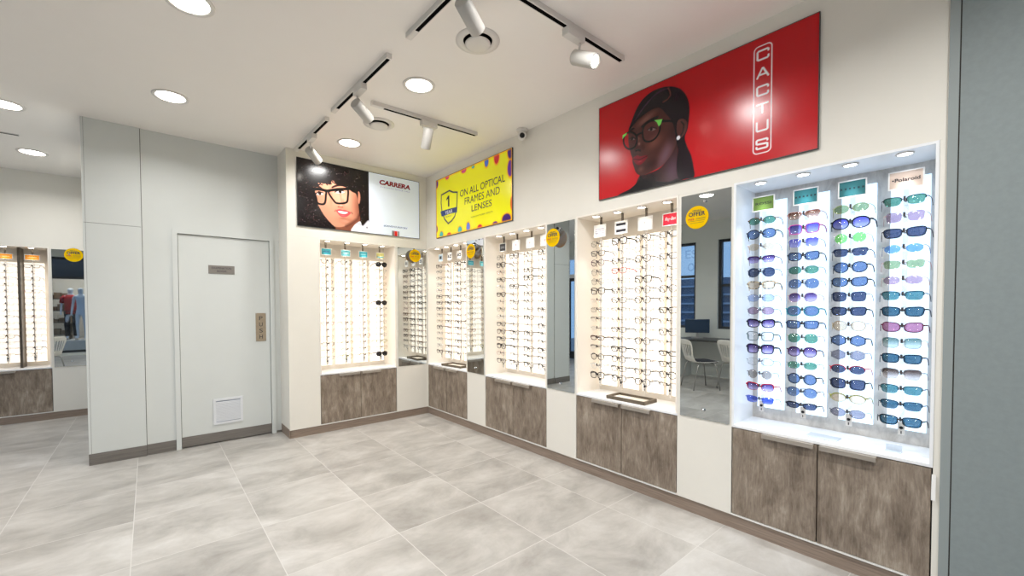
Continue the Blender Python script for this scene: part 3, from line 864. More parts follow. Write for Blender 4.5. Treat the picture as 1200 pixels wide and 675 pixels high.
def portrait_screen():
    w, h = 1.416, .699
    p = Paint(w, h, .0032, (14, 8, 10))
    D = CAR; rng = random.Random(5)
    dx = D['divider'][0][0]
    left = (p.X < dx).astype(float)
    p.blob(.2, .3, .25, .35, (26, 14, 16), .6)
    for k in range(170):
        x, y = rng.uniform(.02, dx-.03), rng.uniform(.02, h-.02)
        curl(p, rng, x, y, rng.uniform(.012, .03), (rng.randint(50, 104), rng.randint(36, 62), rng.randint(38, 62)), .004, .6, left)
    for k in range(150):
        x, y = rng.uniform(.02, dx-.03), rng.uniform(.02, h-.02)
        p.blob(x, y, .007, .007, (170, 146, 146), .7)
    p.poly(D['neck'], (128, 74, 55), .006)
    p.poly(D['face'], (205, 142, 114), .005)
    fm = p.mask(D['face'], .004)
    p.blob(.68, .28, .15, .36, (128, 68, 50), .9, clip=fm); p.blob(.34, .40, .03, .2, (160, 96, 74), .6, clip=fm); p.blob(.56, .10, .22, .07, (150, 86, 64), .6, rot=-.1, clip=fm)
    p.blob(.46, .34, .13, .15, (226, 168, 142), .7, clip=fm); p.blob(.37, .43, .08, .12, (222, 160, 134), .6, clip=fm)
    p.blob(.40, .20, .05, .10, (206, 138, 112), .5, clip=fm)
    p.blob(.50, .10, .08, .03, (222, 164, 136), .5, clip=fm)
    p.line(D['jaw'], .022, (92, 48, 36), .014, .8)
    p.poly(D['ear'], (190, 122, 96), .004)
    p.blob(.440, .250, .050, .020, (150, 84, 66), .8); p.blob(.418, .250, .010, .008, (84, 36, 30), .9); p.blob(.462, .252, .013, .008, (84, 36, 30), .9); p.blob(.475, .30, .022, .07, (178, 112, 88), .6, rot=.15)
    p.blob(.445, .275, .02, .03, (236, 184, 158), .7); p.line([(.437, .42), (.448, .34), (.456, .29)], .012, (170, 108, 84), .008, .6)
    p.blob(.47, .225, .10, .07, (178, 112, 90), .5, clip=fm)
    L0 = [(.392, .205), (.418, .222), (.442, .226), (.462, .221), (.486, .226), (.520, .218), (.556, .205), (.535, .175), (.505, .152), (.470, .142), (.436, .152), (.410, .178)]
    p.poly(L0, (188, 74, 78), .004)
    p.poly([(.412, .200), (.445, .207), (.480, .206), (.522, .203), (.500, .184), (.465, .178), (.432, .184)], (244, 236, 232), .004)
    p.poly([(.400, .203), (.445, .209), (.480, .208), (.545, .204), (.520, .207), (.480, .211), (.445, .212)], (96, 28, 32), .002)
    p.blob(.468, .160, .045, .010, (220, 122, 122), .6); p.line([(.415, .182), (.445, .176), (.490, .177), (.522, .19)], .004, (140, 44, 50), .003, .7)
    p.line([(.388, .207), (.380, .196)], .010, (130, 66, 52), .007, .7); p.line([(.562, .208), (.572, .196)], .010, (110, 54, 44), .007, .7)
    p.blob(.47, .128, .06, .012, (150, 84, 66), .7, clip=fm)
    for b in ('browl', 'browr'): p.poly(D[b], (40, 22, 20), .004, .95)
    for e in ('eyel', 'eyer'):
        p.poly(D[e], (238, 228, 224), .003)
        c = np.mean(D[e], 0); p.blob(c[0], c[1]+.002, .020, .019, (36, 20, 16), 1, .3); p.line(D[e][:3], .010, (24, 12, 12), .003)
        p.line([D[e][0], D[e][-1], D[e][-2]], .004, (120, 70, 60), .003, .6)
    p.poly(D['shirt'], (226, 224, 232), .004)
    p.line([D['shirt'][2], D['shirt'][4], D['shirt'][5]], .006, (160, 156, 170), .004); p.blob(.74, .06, .012, .012, (130, 126, 140), .9, .4)
    for k in range(90):                                    # curls over the forehead and down the side
        t = rng.random(); n = len(D['hairedge'])-1
        i = min(n-1, int(t*n)); f = t*n-i
        a, b = D['hairedge'][i], D['hairedge'][i+1]
        x, y = a[0]+(b[0]-a[0])*f, a[1]+(b[1]-a[1])*f
        curl(p, rng, x+rng.uniform(-.02, .02), y+rng.uniform(-.022, .055), rng.uniform(.014, .024), (18, 10, 12), .009, 1, left)
    for k in range(80):
        y = rng.uniform(.02, .48)
        curl(p, rng, .735+(.03 if y < .3 else 0)+rng.uniform(-.02, .12), y+.02, rng.uniform(.014, .03), (20, 11, 13), .011, 1, left*(1-p.mask(D['shirt'])))
    for k in range(70):
        y = rng.uniform(.05, .45); curl(p, rng, .22+rng.uniform(-.08, .05)+max(0, .30-y)*.6, y, .02, (20, 11, 13), .010, 1, left*(1-fm))
    blk = (12, 11, 13)
    for l in ('lensl', 'lensr'):
        p.line(p.smooth(D[l]), .020, blk, .003, closed=True)
    p.line(D['topbar'], .026, blk, .003)
    right = (p.X >= dx).astype(float)
    p.blend(right, (230, 240, 255))
    x0, x1 = D['flag'][0][0], D['flag'][1][0]
    z1 = D['flag'][0][1]; fw = x1-x0
    for a, b, c in ((0, .10, (20, 20, 24)), (.16, .30, (120, 30, 40)), (.32, .74, (214, 18, 34)), (.80, .86, (120, 30, 40)), (.90, 1.0, (20, 20, 24))):
        p.poly([(x0+fw*a, .0), (x0+fw*b, .0), (x0+fw*b, z1), (x0+fw*a, z1)], c, .0015, 1, False)
    return p

def yellow_screen():
    w, h = 1.389, .694
    p = Paint(w, h, .0032, (234, 230, 22))
    D = YEL
    p.blob(.45, .35, .6, .35, (242, 240, 30), .8)
    cols = [(84, 40, 150), (206, 40, 130), (206, 40, 130), (60, 170, 160), (70, 110, 210), (206, 24, 50), (66, 28, 120), (96, 36, 160), (206, 30, 60), (60, 24, 110), (70, 40, 140), (206, 30, 60), (96, 120, 210), (60, 170, 160), (206, 60, 60), (60, 170, 160), (84, 40, 150)]
    big = [(.05, .09), (.06, .05), (.07, .05), (.04, .03), (.05, .09), (.06, .10), (.07, .12), (.06, .12), (.03, .10), (.10, .08), (.06, .03), (.06, .04), (.05, .08), (.06, .06), (.06, .03), (.06, .06), (.05, .07)]
    for (x, z), c, (a, b) in zip(D['blobs'], cols, big):
        p.blob(x, z, a*.95, b*.95, (246, 150, 30), .9, .35); p.blob(x, z, a*.72, b*.72, c, 1, .22)
    p.line([(0, 0), (w, 0), (w, h), (0, h)], .022, (246, 170, 30), .010, .9, closed=True)
    nv = (34, 40, 70)
    p.line(D['shield'], .016, nv, .003, closed=True)
    p.poly(D['banner'], (30, 50, 110), .003, 1, False)
    return p

# ================================================================== the place
def T_right(yl): return Matrix.Translation((0, yl, 0)) @ Matrix.Rotation(-PI/2, 4, 'Z')
def T_back(xl): return Matrix.Translation((xl, 0, 0))
YF = 2.742                                             # far wall
def T_far(xl): return Matrix.Translation((xl, YF, 0))
YD = .355                                              # wall with the door
H = 3.0
XL, YN = -5.6, -6.8                                    # left wall, shop front

def struct(name, mb, mats, label, cat, parent=None):
    o = mb.build(name, mats, parent)
    return tag(o, label, cat, kind='structure')

# floor, ceiling
struct('floor', MB().box(XL-.2, .5, YN-.2, 3.2, -.12, 0), M['floor'], 'pale grey stone-look tiled shop floor', 'floor')
struct('ceiling', MB().box(XL-.2, .5, YN-.2, 3.2, H, H+.12), M['ceil'], 'white plastered shop ceiling', 'ceiling')

# right wall: bulkhead over the niches, strips under and behind the mirrors
ZS = .0955
U1, U2, U3, U4 = (-.016, .853), (-1.199, .892), (-2.431, .872), (-3.648, .858)
def ye(u): return u[0]-u[1]
struct('wall_right', MB().box(0, .36, -4.53, .36, ZT+.0125, H), M['wall'], 'long cream wall above the displays, carrying the red poster', 'wall')
prev = .36
for n_, u in enumerate((U1, U2, U3, U4, (-4.53, 0))):
    if u[0] == -4.53: struct('trim_%d' % (n_+3), MB().box(0, .34, -4.530, prev-.0005, .0865, ZT+.012), M['wall'], 'thin white end strip between the sunglasses niche and grey panel', 'trim')
    elif n_ == 0: struct('trim_3', MB().box(.0, .34, u[0]+.0005, prev, .0865, ZT+.012), M['wall'], 'white corner post of the display walls', 'trim')
    else: struct('trim_%d' % (n_+3), MB().box(0, .34, u[0]+.0005, prev-.0005, .0865, ZT+.012), M['wall'], ['', 'white panel under the narrow mirror', 'white panel under the mirror reflecting the glazed door', 'white panel under the mirror reflecting the chairs'][n_], 'trim')
    prev = ye(u)
struct('baseboard_right', MB().box(.010, .34, -4.53, .010, 0, .0858), M['skirt'], 'brown wood plinth along the long display wall', 'baseboard')

# back wall with the portrait screen
C0 = (-1.3205, .892)
struct('wall_back', MB().box(-1.632, -.0005, 0, .40, ZT+.0125, H), M['wall'], 'short cream wall carrying the portrait screen', 'wall')
struct('trim_8', MB().box(-1.632, C0[0]-.0005, 0, .36, .0865, ZT+.012), M['wall'], 'white strip left of the portrait-screen display', 'trim')
struct('trim_9', MB().box(C0[0]+C0[1]+.0005, -.0005, 0, .36, .0865, ZT+.012), M['wall'], 'white panel under the corner mirror', 'trim')
struct('baseboard_back', MB().box(-1.624, .0095, .010, .36, 0, .0858).box(-1.6325, -1.619, .010, YD, 0, .094), M['skirt'], 'brown wood plinth along the short display wall', 'baseboard')

# recessed wall with the door, free edge panel on its left, side wall behind it
DX0, DX1, DZ = -2.553, -1.687, 2.118
w = MB()
w.box(-2.768, DX0, YD, YD+.10, 0, H); w.box(DX1, -1.632, YD, YD+.10, 0, H); w.box(DX0, DX1, YD, YD+.10, DZ, H)
struct('wall_middle', w, M['panel_grey'], 'recessed pale grey wall around the white door', 'wall')
w = MB()
w.box(-3.157, -2.772, YD-.016, YD+.10, 2.106, H, 0, .0015); w.box(-3.157, -2.772, YD-.016, YD+.10, 0, 2.103, 0, .0015)
w.box(-2.80, -2.74, YD+.101, YD+.12, 0, H).box(-2.7722, -2.7680, YD-.002, YD+.02, 0, H, 1)  # unseen backing strip added to keep sky light out of the joint
w.box(-3.152, -2.777, YD-.012, YD+.10, 2.10, 2.11, 1)
w.box(-3.1405, -3.1390, YD-.0165, YD-.01, .0, H, 1)
struct('wall_side', w.box(-3.157, -3.05, YD+.10, YF, 0, H), [M['panel_grey'], M['groove']], 'tall pale grey panelled wall end left of the door', 'wall')
struct('baseboard_middle', MB().box(-2.768, DX0-.001, YD-.010, YD+.002, 0, .098).box(-3.157, -2.770, YD-.026, YD-.015, 0, .098).box(DX1+.001, -1.632, YD-.008, YD+.002, 0, .02), M['skirt_grey'], 'grey brown skirting left of the white door', 'baseboard')

# the door
d = MB()
fw = .040
d.box(DX0, DX0+fw, YD-.016, YD+.06, 0, DZ); d.box(DX1-fw, DX1, YD-.016, YD+.06, 0, DZ); d.box(DX0+fw, DX1-fw, YD-.016, YD+.06, DZ-fw, DZ)
door = empty('door_1', (0, 0, 0), 0, 'white flush door with push plate and examination room sign', 'door', kind='structure')
d.build('door_frame', M['panel_grey'], door)
LX0, LX1 = DX0+fw+.004, DX1-fw-.004
lf = MB().box(LX0, LX1, YD+.004, YD+.045, .012, DZ-fw-.004, 0, .001)
leaf = lf.build('leaf', M['panel_grey'], door)
MB().box(DX0+fw, DX1-fw, YD+.046, YD+.055, .0, DZ-fw).build('rebate', M['groove'], door)
MB().box(LX0, LX1, YD-.004, YD+.005, .012, .108).build('kick_plate', M['skirt_grey'], door)
sg = MB().box(-2.272, -2.049, YD-.001, YD+.005, 1.706, 1.790, 0, .001)
sg.text('EXAMINATION', -2.160, 1.7635, .165, .020, YD-.0016, 1); sg.text('ROOM', -2.160, 1.732, .075, .020, YD-.0016, 1)
sg.build('name_sign', [M['plate'], M['ink']], door)
pp = MB().box(-1.866, -1.769, YD-.001, YD+.005, 1.006, 1.306, 0, .001)
for i, c in enumerate('PUSH'): pp.text(c, -1.8175, 1.252-.066*i, .032, .042, YD-.0016, 1)
for a in (-1.858, -1.777):
    for b in (1.014, 1.298): pp.lathe([(.004, 0), (.004, .0015), (0, .0015)], 10, 2, aim((a, YD-.001, b), (a, YD-1, b)))
pp.build('push_plate', [M['brass'], M['ink'], M['chrome']], door)
vg = MB()
VX0, VX1, VZ0, VZ1 = -2.254, -1.997, .185, .445
for a in ((VX0, VX1, VZ0, VZ0+.022), (VX0, VX1, VZ1-.022, VZ1), (VX0, VX0+.022, VZ0+.022, VZ1-.022), (VX1-.022, VX1, VZ0+.022, VZ1-.022)):
    vg.box(a[0], a[1], YD-.006, YD+.005, a[2], a[3], 0)
vg.box(VX0, VX1, YD+.003, YD+.005, VZ0, VZ1, 1)
k = 0
while VZ0+.03+k*.0125 < VZ1-.03:
    z = VZ0+.03+k*.0125
    vg.add([(VX0+.02, YD-.004, z), (VX1-.02, YD-.004, z), (VX1-.02, YD+.003, z+.009), (VX0+.02, YD+.003, z+.009), (VX0+.02, YD-.003, z-.0015), (VX1-.02, YD-.003, z-.0015), (VX1-.02, YD+.004, z+.0075), (VX0+.02, YD+.004, z+.0075)],
           [(0, 1, 2, 3), (7, 6, 5, 4), (0, 4, 5, 1), (1, 5, 6, 2), (2, 6, 7, 3), (3, 7, 4, 0)], 0)
    k += 1
vg.build('vent_grille', [M['grille'], mat('grille_back', (150, 158, 172), .7)], door)

# grey end panel that closes the display wall on the right
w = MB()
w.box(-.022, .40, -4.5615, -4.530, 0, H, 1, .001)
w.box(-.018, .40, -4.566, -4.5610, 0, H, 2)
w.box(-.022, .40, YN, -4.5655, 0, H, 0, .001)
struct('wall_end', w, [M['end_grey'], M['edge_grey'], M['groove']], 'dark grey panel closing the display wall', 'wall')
lw = MB()
lw.tube([(-.0235, -4.538, .46), (-.030, -4.528, .462), (-.031, -4.516, .50), (-.024, -4.5155, .575)], .003, 6)
lf = MB()
vs = []
for i in range(7):
    t = i/6; z = .455+.115*t; b = .010*math.sin(PI*t*.6)
    for dy in (0, 1):
        for th in (0, 1):
            vs.append((-.003-.012*(1-t)-.0012*th, -4.503-.014*dy, z+.03))
fs = []
for i in range(6):
    a = i*4; b = a+4
    fs += [(a, a+2, b+2, b), (a+1, b+1, b+3, a+3), (a, b, b+1, a+1), (a+2, a+3, b+3, b+2)]
fs += [(0, 1, 3, 2), (24, 26, 27, 25)]
lf.add(vs, fs, 0)
tag(lf.build('leaflet', M['card_white']), 'small white leaflet tucked beside the dark grey end panel', 'leaflet')

# far wall, left wall, shop front
FX = -4.745; FW = 1.085
struct('wall_far', MB().box(XL, -3.05, YF, YF+.40, ZT+.0125, H), M['wall'], 'far white wall above the display with orange cards', 'wall')
struct('trim_10', MB().box(XL, FX-.0005, YF, YF+.36, .0865, ZT+.012), M['wall'], 'white wall part left of the far display', 'trim')
struct('trim_11', MB().box(FX+FW+.0005, -3.1575, YF, YF+.36, .0865, ZT+.012), M['wall'], 'white panel under the far mirror', 'trim')
struct('baseboard_far', MB().box(XL, -3.1575, YF+.010, YF+.36, 0, .0858), M['skirt'], 'brown wood plinth along the far wall', 'baseboard')

def wall_with_openings(name, horiz, pos, th, a0, a1, openings, m, label):
    """openings [(a,b,z0,z1)] sorted along the wall"""
    mb = MB()
    def bx(a, b, z0, z1):
        if horiz: mb.box(a, b, pos, pos+th, z0, z1)
        else: mb.box(pos, pos+th, a, b, z0, z1)
    cur = a0
    for (a, b, z0, z1) in openings:
        bx(cur, a, 0, H); cur = b
        if z0 > 0: bx(a, b, 0, z0)
        bx(a, b, z1, H)
    bx(cur, a1, 0, H)
    return struct(name, mb, m, label, 'wall')
wall_with_openings('wall_left', False, XL-.2, .2, YN-.2, YF+.4, [(-4.4, -1.22, .92, 2.62), (-.80, .60, .92, 2.62), (1.10, 2.62, 0, 2.62)], M['panel_grey'], 'grey wall with tall windows seen in the tall mirror')
wall_with_openings('wall_front', True, YN-.2, .2, XL, .40, [(-5.2, -1.0, .08, 2.80)], M['panel_grey'], 'shop front wall with glazing seen in the far mirror')
glass_m = lens_mat('window_glass', (236, 242, 246), None, .06)
def window(name, horiz, pos, a0, a1, z0, z1, bars_a, bars_z, label, fr='window_frame', t=.05):
    r = empty(name, (0, 0, 0), 0, label, 'window', kind='structure')
    f = MB(); g = MB()
    def bx(mb, a, b, c, e, d0, d1):
        if horiz: mb.box(a, b, pos+d0, pos+d1, c, e)
        else: mb.box(pos+d0, pos+d1, a, b, c, e)
    for (a, b, c, e) in [(a0, a0+t, z0, z1), (a1-t, a1, z0, z1), (a0, a1, z0, z0+t), (a0, a1, z1-t, z1)]+[(q-t/2, q+t/2, z0, z1) for q in bars_a]+[(a0, a1, q-t/2, q+t/2) for q in bars_z]:
        q_ = .004*len(f.v)/8
        bx(f, a, b, c, e, -.13+q_, -.05-q_*.5)
    bx(g, a0, a1, z0, z1, -.095, -.087)
    f.build('window_frame', M[fr], r); g.build('pane', glass_m, r)
    return r
window('window_1', False, XL, -4.4, -1.22, .92, 2.62, [-2.8, -1.9], [1.75], 'wide dark-framed window behind the desk, seen in the mirror')
wn = window('window_2', False, XL, -.80, .60, .92, 2.62, [], [1.95], 'dark-framed window with pale lettering, seen in the mirror')
tx = MB()
for s, z in (('ES', 2.40), ('O', 2.14)): tx.text(s, 0, z, .24 if len(s) > 1 else .14, .17, 0, 0, 0, .02)
tx.v = [(XL-.1, -.66-x, z) for (x, y, z) in tx.v]
tx.build('lettering', lens_mat('pale_blue_film', (176, 200, 216), None, .05), wn)
dg_ = empty('door_2', (0, 0, 0), 0, 'glazed entrance door in a white frame, seen in the mirror', 'door', kind='structure')
f = MB(); P = XL
for (a, b, c, e) in ((1.10, 1.19, 0, 2.62), (2.53, 2.62, 0, 2.62), (1.10, 2.62, 2.08, 2.17), (1.10, 2.62, 2.55, 2.62), (1.82, 1.90, 0, 2.08)): f.box(P-.14, P+.004, a, b, c, e)
f.build('door_frame', M['white_frame'], dg_)
for a, b in ((1.19, 1.82), (1.90, 2.53)):
    l = MB()
    for (aa, bb, c, e) in ((a, a+.06, .01, 2.08), (b-.06, b, .01, 2.08), (a, b, .01, .20), (a, b, 2.0, 2.08)): l.box(P-.11, P-.06, aa, bb, c, e)
    lo = l.build('leaf', M['window_frame'], dg_)
    MB().box(P-.09, P-.084, a+.05, b-.05, .19, 2.01).build('pane', glass_m, lo)
MB().box(P-.09, P-.084, 1.19, 2.53, 2.17, 2.55).build('pane', glass_m, dg_)
window('window_3', True, YN, -5.2, -1.0, .08, 2.80, [-3.95, -2.6], [2.22], 'dark-framed shop front glazing, seen in the far mirror', t=.07)

# outside
struct('ground', MB().box(-16, 4, -14, 8, -.16, -.121), M['asphalt'], 'grey paving outside the shop', 'ground')
bl = MB().box(-12.4, -12, -9, 7, -.121, 2.3)
for k in range(6): bl.box(-12.0, -11.9, -8.6, 6.6, .5+k*.3, .5+k*.3+.06, 1)
tag(bl.build('building', [M['blue_wall'], mat('pale_louvre', (160, 182, 204), .6)]), 'blue grey louvred building beyond the windows', 'building')
# lit shop opposite, with two mannequins, seen in the far mirror
w = MB().box(-7.5, -1, -11.2, -11.0, -.121, 3.2).box(-7.5, -1, -11.0, -8.8, 2.9, 3.1).box(-7.5, -7.4, -11, -8.8, -.121, 2.9).box(-1.1, -1, -11, -8.8, -.121, 2.9)
struct('wall_opposite', w, M['shopwall'], 'pale back wall of the lit shop opposite', 'wall')
struct('trim_1', MB().box(-7.5, -1, -8.9, -8.8, 2.32, 3.2), M['window_frame'], 'dark fascia of the shop opposite', 'trim')
area('shop_lamp', (-4.3, -9.8, 2.85), 2.6, 55, (1, .96, .9), None, (0, 0, 0), PI, 'RECTANGLE', 1.2)
def mannequin(loc, rz, cloth, label):
    r = empty('mannequin', loc, rz, label, 'mannequin', 'mannequins in the shop opposite')
    me = bpy.data.meshes.new('body')
    J = [(0, 0, .95, .13), (0, 0, 1.12, .105), (0, 0, 1.33, .135), (0, 0, 1.45, .09), (0, 0, 1.52, .05), (0, -.01, 1.62, .082), (0, -.01, 1.72, .078)]
    V = [j[:3] for j in J]; R = [j[3] for j in J]; E = [(i, i+1) for i in range(6)]
    def chain(root, pts):
        p = root
        for q in pts: V.append(q[:3]); R.append(q[3]); E.append((p, len(V)-1)); p = len(V)-1
    for s in (-1, 1):
        chain(3, [(s*.17, 0, 1.42, .055), (s*.22, .03, 1.16, .042), (s*.23, -.03, .92, .032), (s*.23, -.05, .82, .030)])
        chain(0, [(s*.085, 0, .86, .085), (s*.10, -.01, .50, .058), (s*.10, .02, .12, .040), (s*.10, -.08, .05, .034)])
    me.from_pydata(V, E, [])
    o = link('body', me, r)
    me.materials.append(M['skin_m'])
    sk = o.modifiers.new('skin', 'SKIN'); sk.use_smooth_shade = True
    for i, sv in enumerate(me.skin_vertices[0].data): sv.radius = (R[i], R[i]*.8); sv.use_root = (i == 0)
    o.modifiers.new('smooth', 'SUBSURF').render_levels = 2
    if cloth:
        t = MB()
        t.lathe([(.155, .86), (.16, 1.0), (.145, 1.15), (.175, 1.34), (.14, 1.46), (.07, 1.50)], 20, 0, Matrix.Scale(.85, 4, (0, 1, 0)))
        for s in (-1, 1): t.tube([(s*.12, 0, 1.43), (s*.19, .01, 1.38), (s*.215, .02, 1.22)], [.07, .07, .06], 10, 0)
        t.build('shirt', M['red_cloth'], r)
        t = MB().lathe([(.14, .84), (.16, .95), (.15, 1.02)], 20, 0, Matrix.Scale(.85, 4, (0, 1, 0)))
        for s in (-1, 1): t.tube([(s*.085, 0, .93), (s*.10, -.01, .5), (s*.10, .015, .12)], [.10, .075, .06], 10, 0)
        t.build('trousers', M['dark_cloth'], r)
    MB().lathe([(.0, .0), (.17, .0), (.17, .012), (.0, .014)], 24).build('base_disc', M['chrome'], r)
    return r
struct('trim_2', MB().box(-7.3, -1.2, -10.9, -9.0, -.121, .30), M['shopwall'], 'raised display plinth of the shop opposite', 'trim')
mannequin((-4.74, -9.75, .30), PI, True, 'mannequin in a red shirt and dark trousers in the opposite shop')
mannequin((-4.46, -9.35, .30), PI+.3, False, 'plain white undressed mannequin in the opposite shop')
rk = empty('clothes_rack', (-5.35, -10.2, .30), 0, 'dark framed rack with folded brown stock in the opposite shop', 'rack')
f = MB()
for x in (-.55, .55):
    for y in (-.2, .2): f.box(x-.02, x+.02, y-.02, y+.02, 0, 1.7)
f.build('rack_frame', M['dark_metal'], rk)
sh = MB(); st_ = MB(); rr = random.Random(2)
for z in (.15, .55, .95, 1.35):
    sh.box(-.57, .57, -.22, .22, z, z+.025)
    x = -.52
    while x < .45:
        ww = rr.uniform(.12, .2); st_.box(x, x+ww-.02, -.17, .17, z+.025, z+.025+rr.uniform(.1, .24)); x += ww
sh.build('shelf_boards', M['dark_metal'], rk); st_.build('folded_stock', mat('brown_stock', (134, 108, 82), .8), rk)

# desk and chairs on the window side of the room, seen in the tall mirror
dk = empty('desk', (-5.22, -1.95, 0), 0, 'long dark desk under the window, seen in the tall mirror', 'desk')
MB().box(-.34, .34, -1.5, 1.25, .72, .75, 0, .003).build('desk_top', M['desk'], dk)
for y in (-1.46, 1.21): MB().box(-.32, .32, y-.02, y+.02, 0, .72).build('side_panel', M['panel_grey'], dk)
MB().box(-.30, -.28, -1.44, 1.19, .25, .72).build('modesty_panel', M['panel_grey'], dk)
mo = empty('monitor', (-5.30, -.98, .75), -.5, 'small computer screen on the dark desk, seen in the mirror', 'monitor')
MB().box(-.02, .02, -.21, .21, .10, .36, 0, .004).build('screen', mat('screen_dark', (40, 60, 84), .2), mo)
MB().box(-.012, .012, -.02, .02, .01, .12).box(-.08, .08, -.10, .10, 0, .012).build('stand', M['alu'], mo)
def chair(loc, rz, label):
    r = empty('chair', loc, rz, label, 'chair', 'pale shell chairs at the desk')
    prof = [(-.02, .445), (.05, .435), (.20, .430), (.34, .430), (.40, .455), (.435, .53), (.455, .63), (.475, .74), (.495, .82)]   # y (back +), z
    wd = [.19, .215, .225, .215, .18, .165, .19, .215, .185]
    nx = 16; vs = []; fs = []
    for i, (y, z) in enumerate(prof):
        for j in range(nx+1):
            u = j/nx*2-1
            dz = .02*u*u if i < 4 else 0
            dy = -.035*u*u if i >= 4 else 0
            vs.append((u*wd[i], y+dy-.2, z+dz-(.03*u**4 if i == 8 else 0)))
    for i in range(len(prof)-1):
        for j in range(nx): fs.append((i*(nx+1)+j, i*(nx+1)+j+1, (i+1)*(nx+1)+j+1, (i+1)*(nx+1)+j))
    fs2 = []
    for q, f_ in enumerate(fs):
        i, j = divmod(q, nx)
        if i in (5, 6) and j % 2 == 1 and 2 < j < 14: continue      # slots of the back
        fs2.append(f_)
    o = MB().add(vs, fs2, 0, True).build('shell', M['chair_shell'], r)
    so = o.modifiers.new('thickness', 'SOLIDIFY'); so.thickness = .008
    o.modifiers.new('smooth', 'SUBSURF').render_levels = 1
    MB().box(-.18, .18, -.20, .10, .440, .468, 0, .010).build('seat_pad', M['seatpad'], r)
    for s in (-1, 1):
        MB().tube([(s*.10, -.12, .43), (s*.19, -.14, .415), (s*.205, -.16, .38), (s*.225, -.21, 0)], .010, 8).build('leg', M['alu'], r)
        MB().tube([(s*.10, .10, .43), (s*.19, .12, .415), (s*.205, .14, .38), (s*.225, .22, 0)], .010, 8).build('leg', M['alu'], r)
    return r
chair((-4.30, -1.50, 0), 2.25-PI, 'pale slotted chair with dark seat pad, fully seen in tall mirror')
chair((-4.60, -1.98, 0), 2.0-PI, 'pale slotted chair cut by the right edge of tall mirror')

# ------------------------------------------------------------------ base cabinets and niches
UN = [  # T, (origin, width), rails, cool, label words
    (T_right(U1[0]), U1[1], [.139, .344, .551, .756], False, 'yellow-sign display'),
    (T_right(U2[0]), U2[1], [.161, .366, .571, .765], False, 'display under the security camera'),
    (T_right(U3[0]), U3[1], [.152, .353, .559, .757], False, 'display between the tall mirrors'),
    (T_right(U4[0]), U4[1], [.122, .332, .535, .738], True, 'white-lit display'),
    (T_back(C0[0]), C0[1], [.1135, .3275, .5355, .7445], False, 'portrait-screen display'),
    (T_far(FX), FW, [.49, .71, .93], False, 'far display'),
]
CAB = ['two-door weathered wood cabinet under the yellow warranty sign', 'two-door weathered wood cabinet below the security camera', 'two-door weathered wood cabinet between the two tall mirrors',
       'largest weathered wood cabinet, below the white-lit sunglasses', 'two-door weathered wood cabinet on the portrait-screen wall', 'weathered wood cabinet on the far wall at left']
NIC = ['warm lit niche below the yellow warranty sign', 'warm lit niche below the security camera', 'warm lit niche between the two tall mirrors',
       'cool white lit sunglasses niche with concrete back', 'warm lit niche below the portrait screen', 'warm lit niche on the far wall with orange cards']
for i, (T, w_, rl, cool, _) in enumerate(UN):
    sp = w_/2
    hl = .245 if i != 4 else .235
    base_cabinet(T, w_, sp, (sp-.015-hl, sp-.015), (sp+.012, sp+.012+hl*(.92 if cool else .95)), CAB[i], rl)
    niche(T, w_, NIC[i], cool, POWER_COOL if cool else POWER_WARM, rl)
dv = MB().box(.82-.012, .82+.012, .10, .30, ZC, ZT).build('divider_post', M['dark_metal'])
dv.location = (FX, YF, 0); tag(dv, 'dark vertical post between far display rails', 'post')

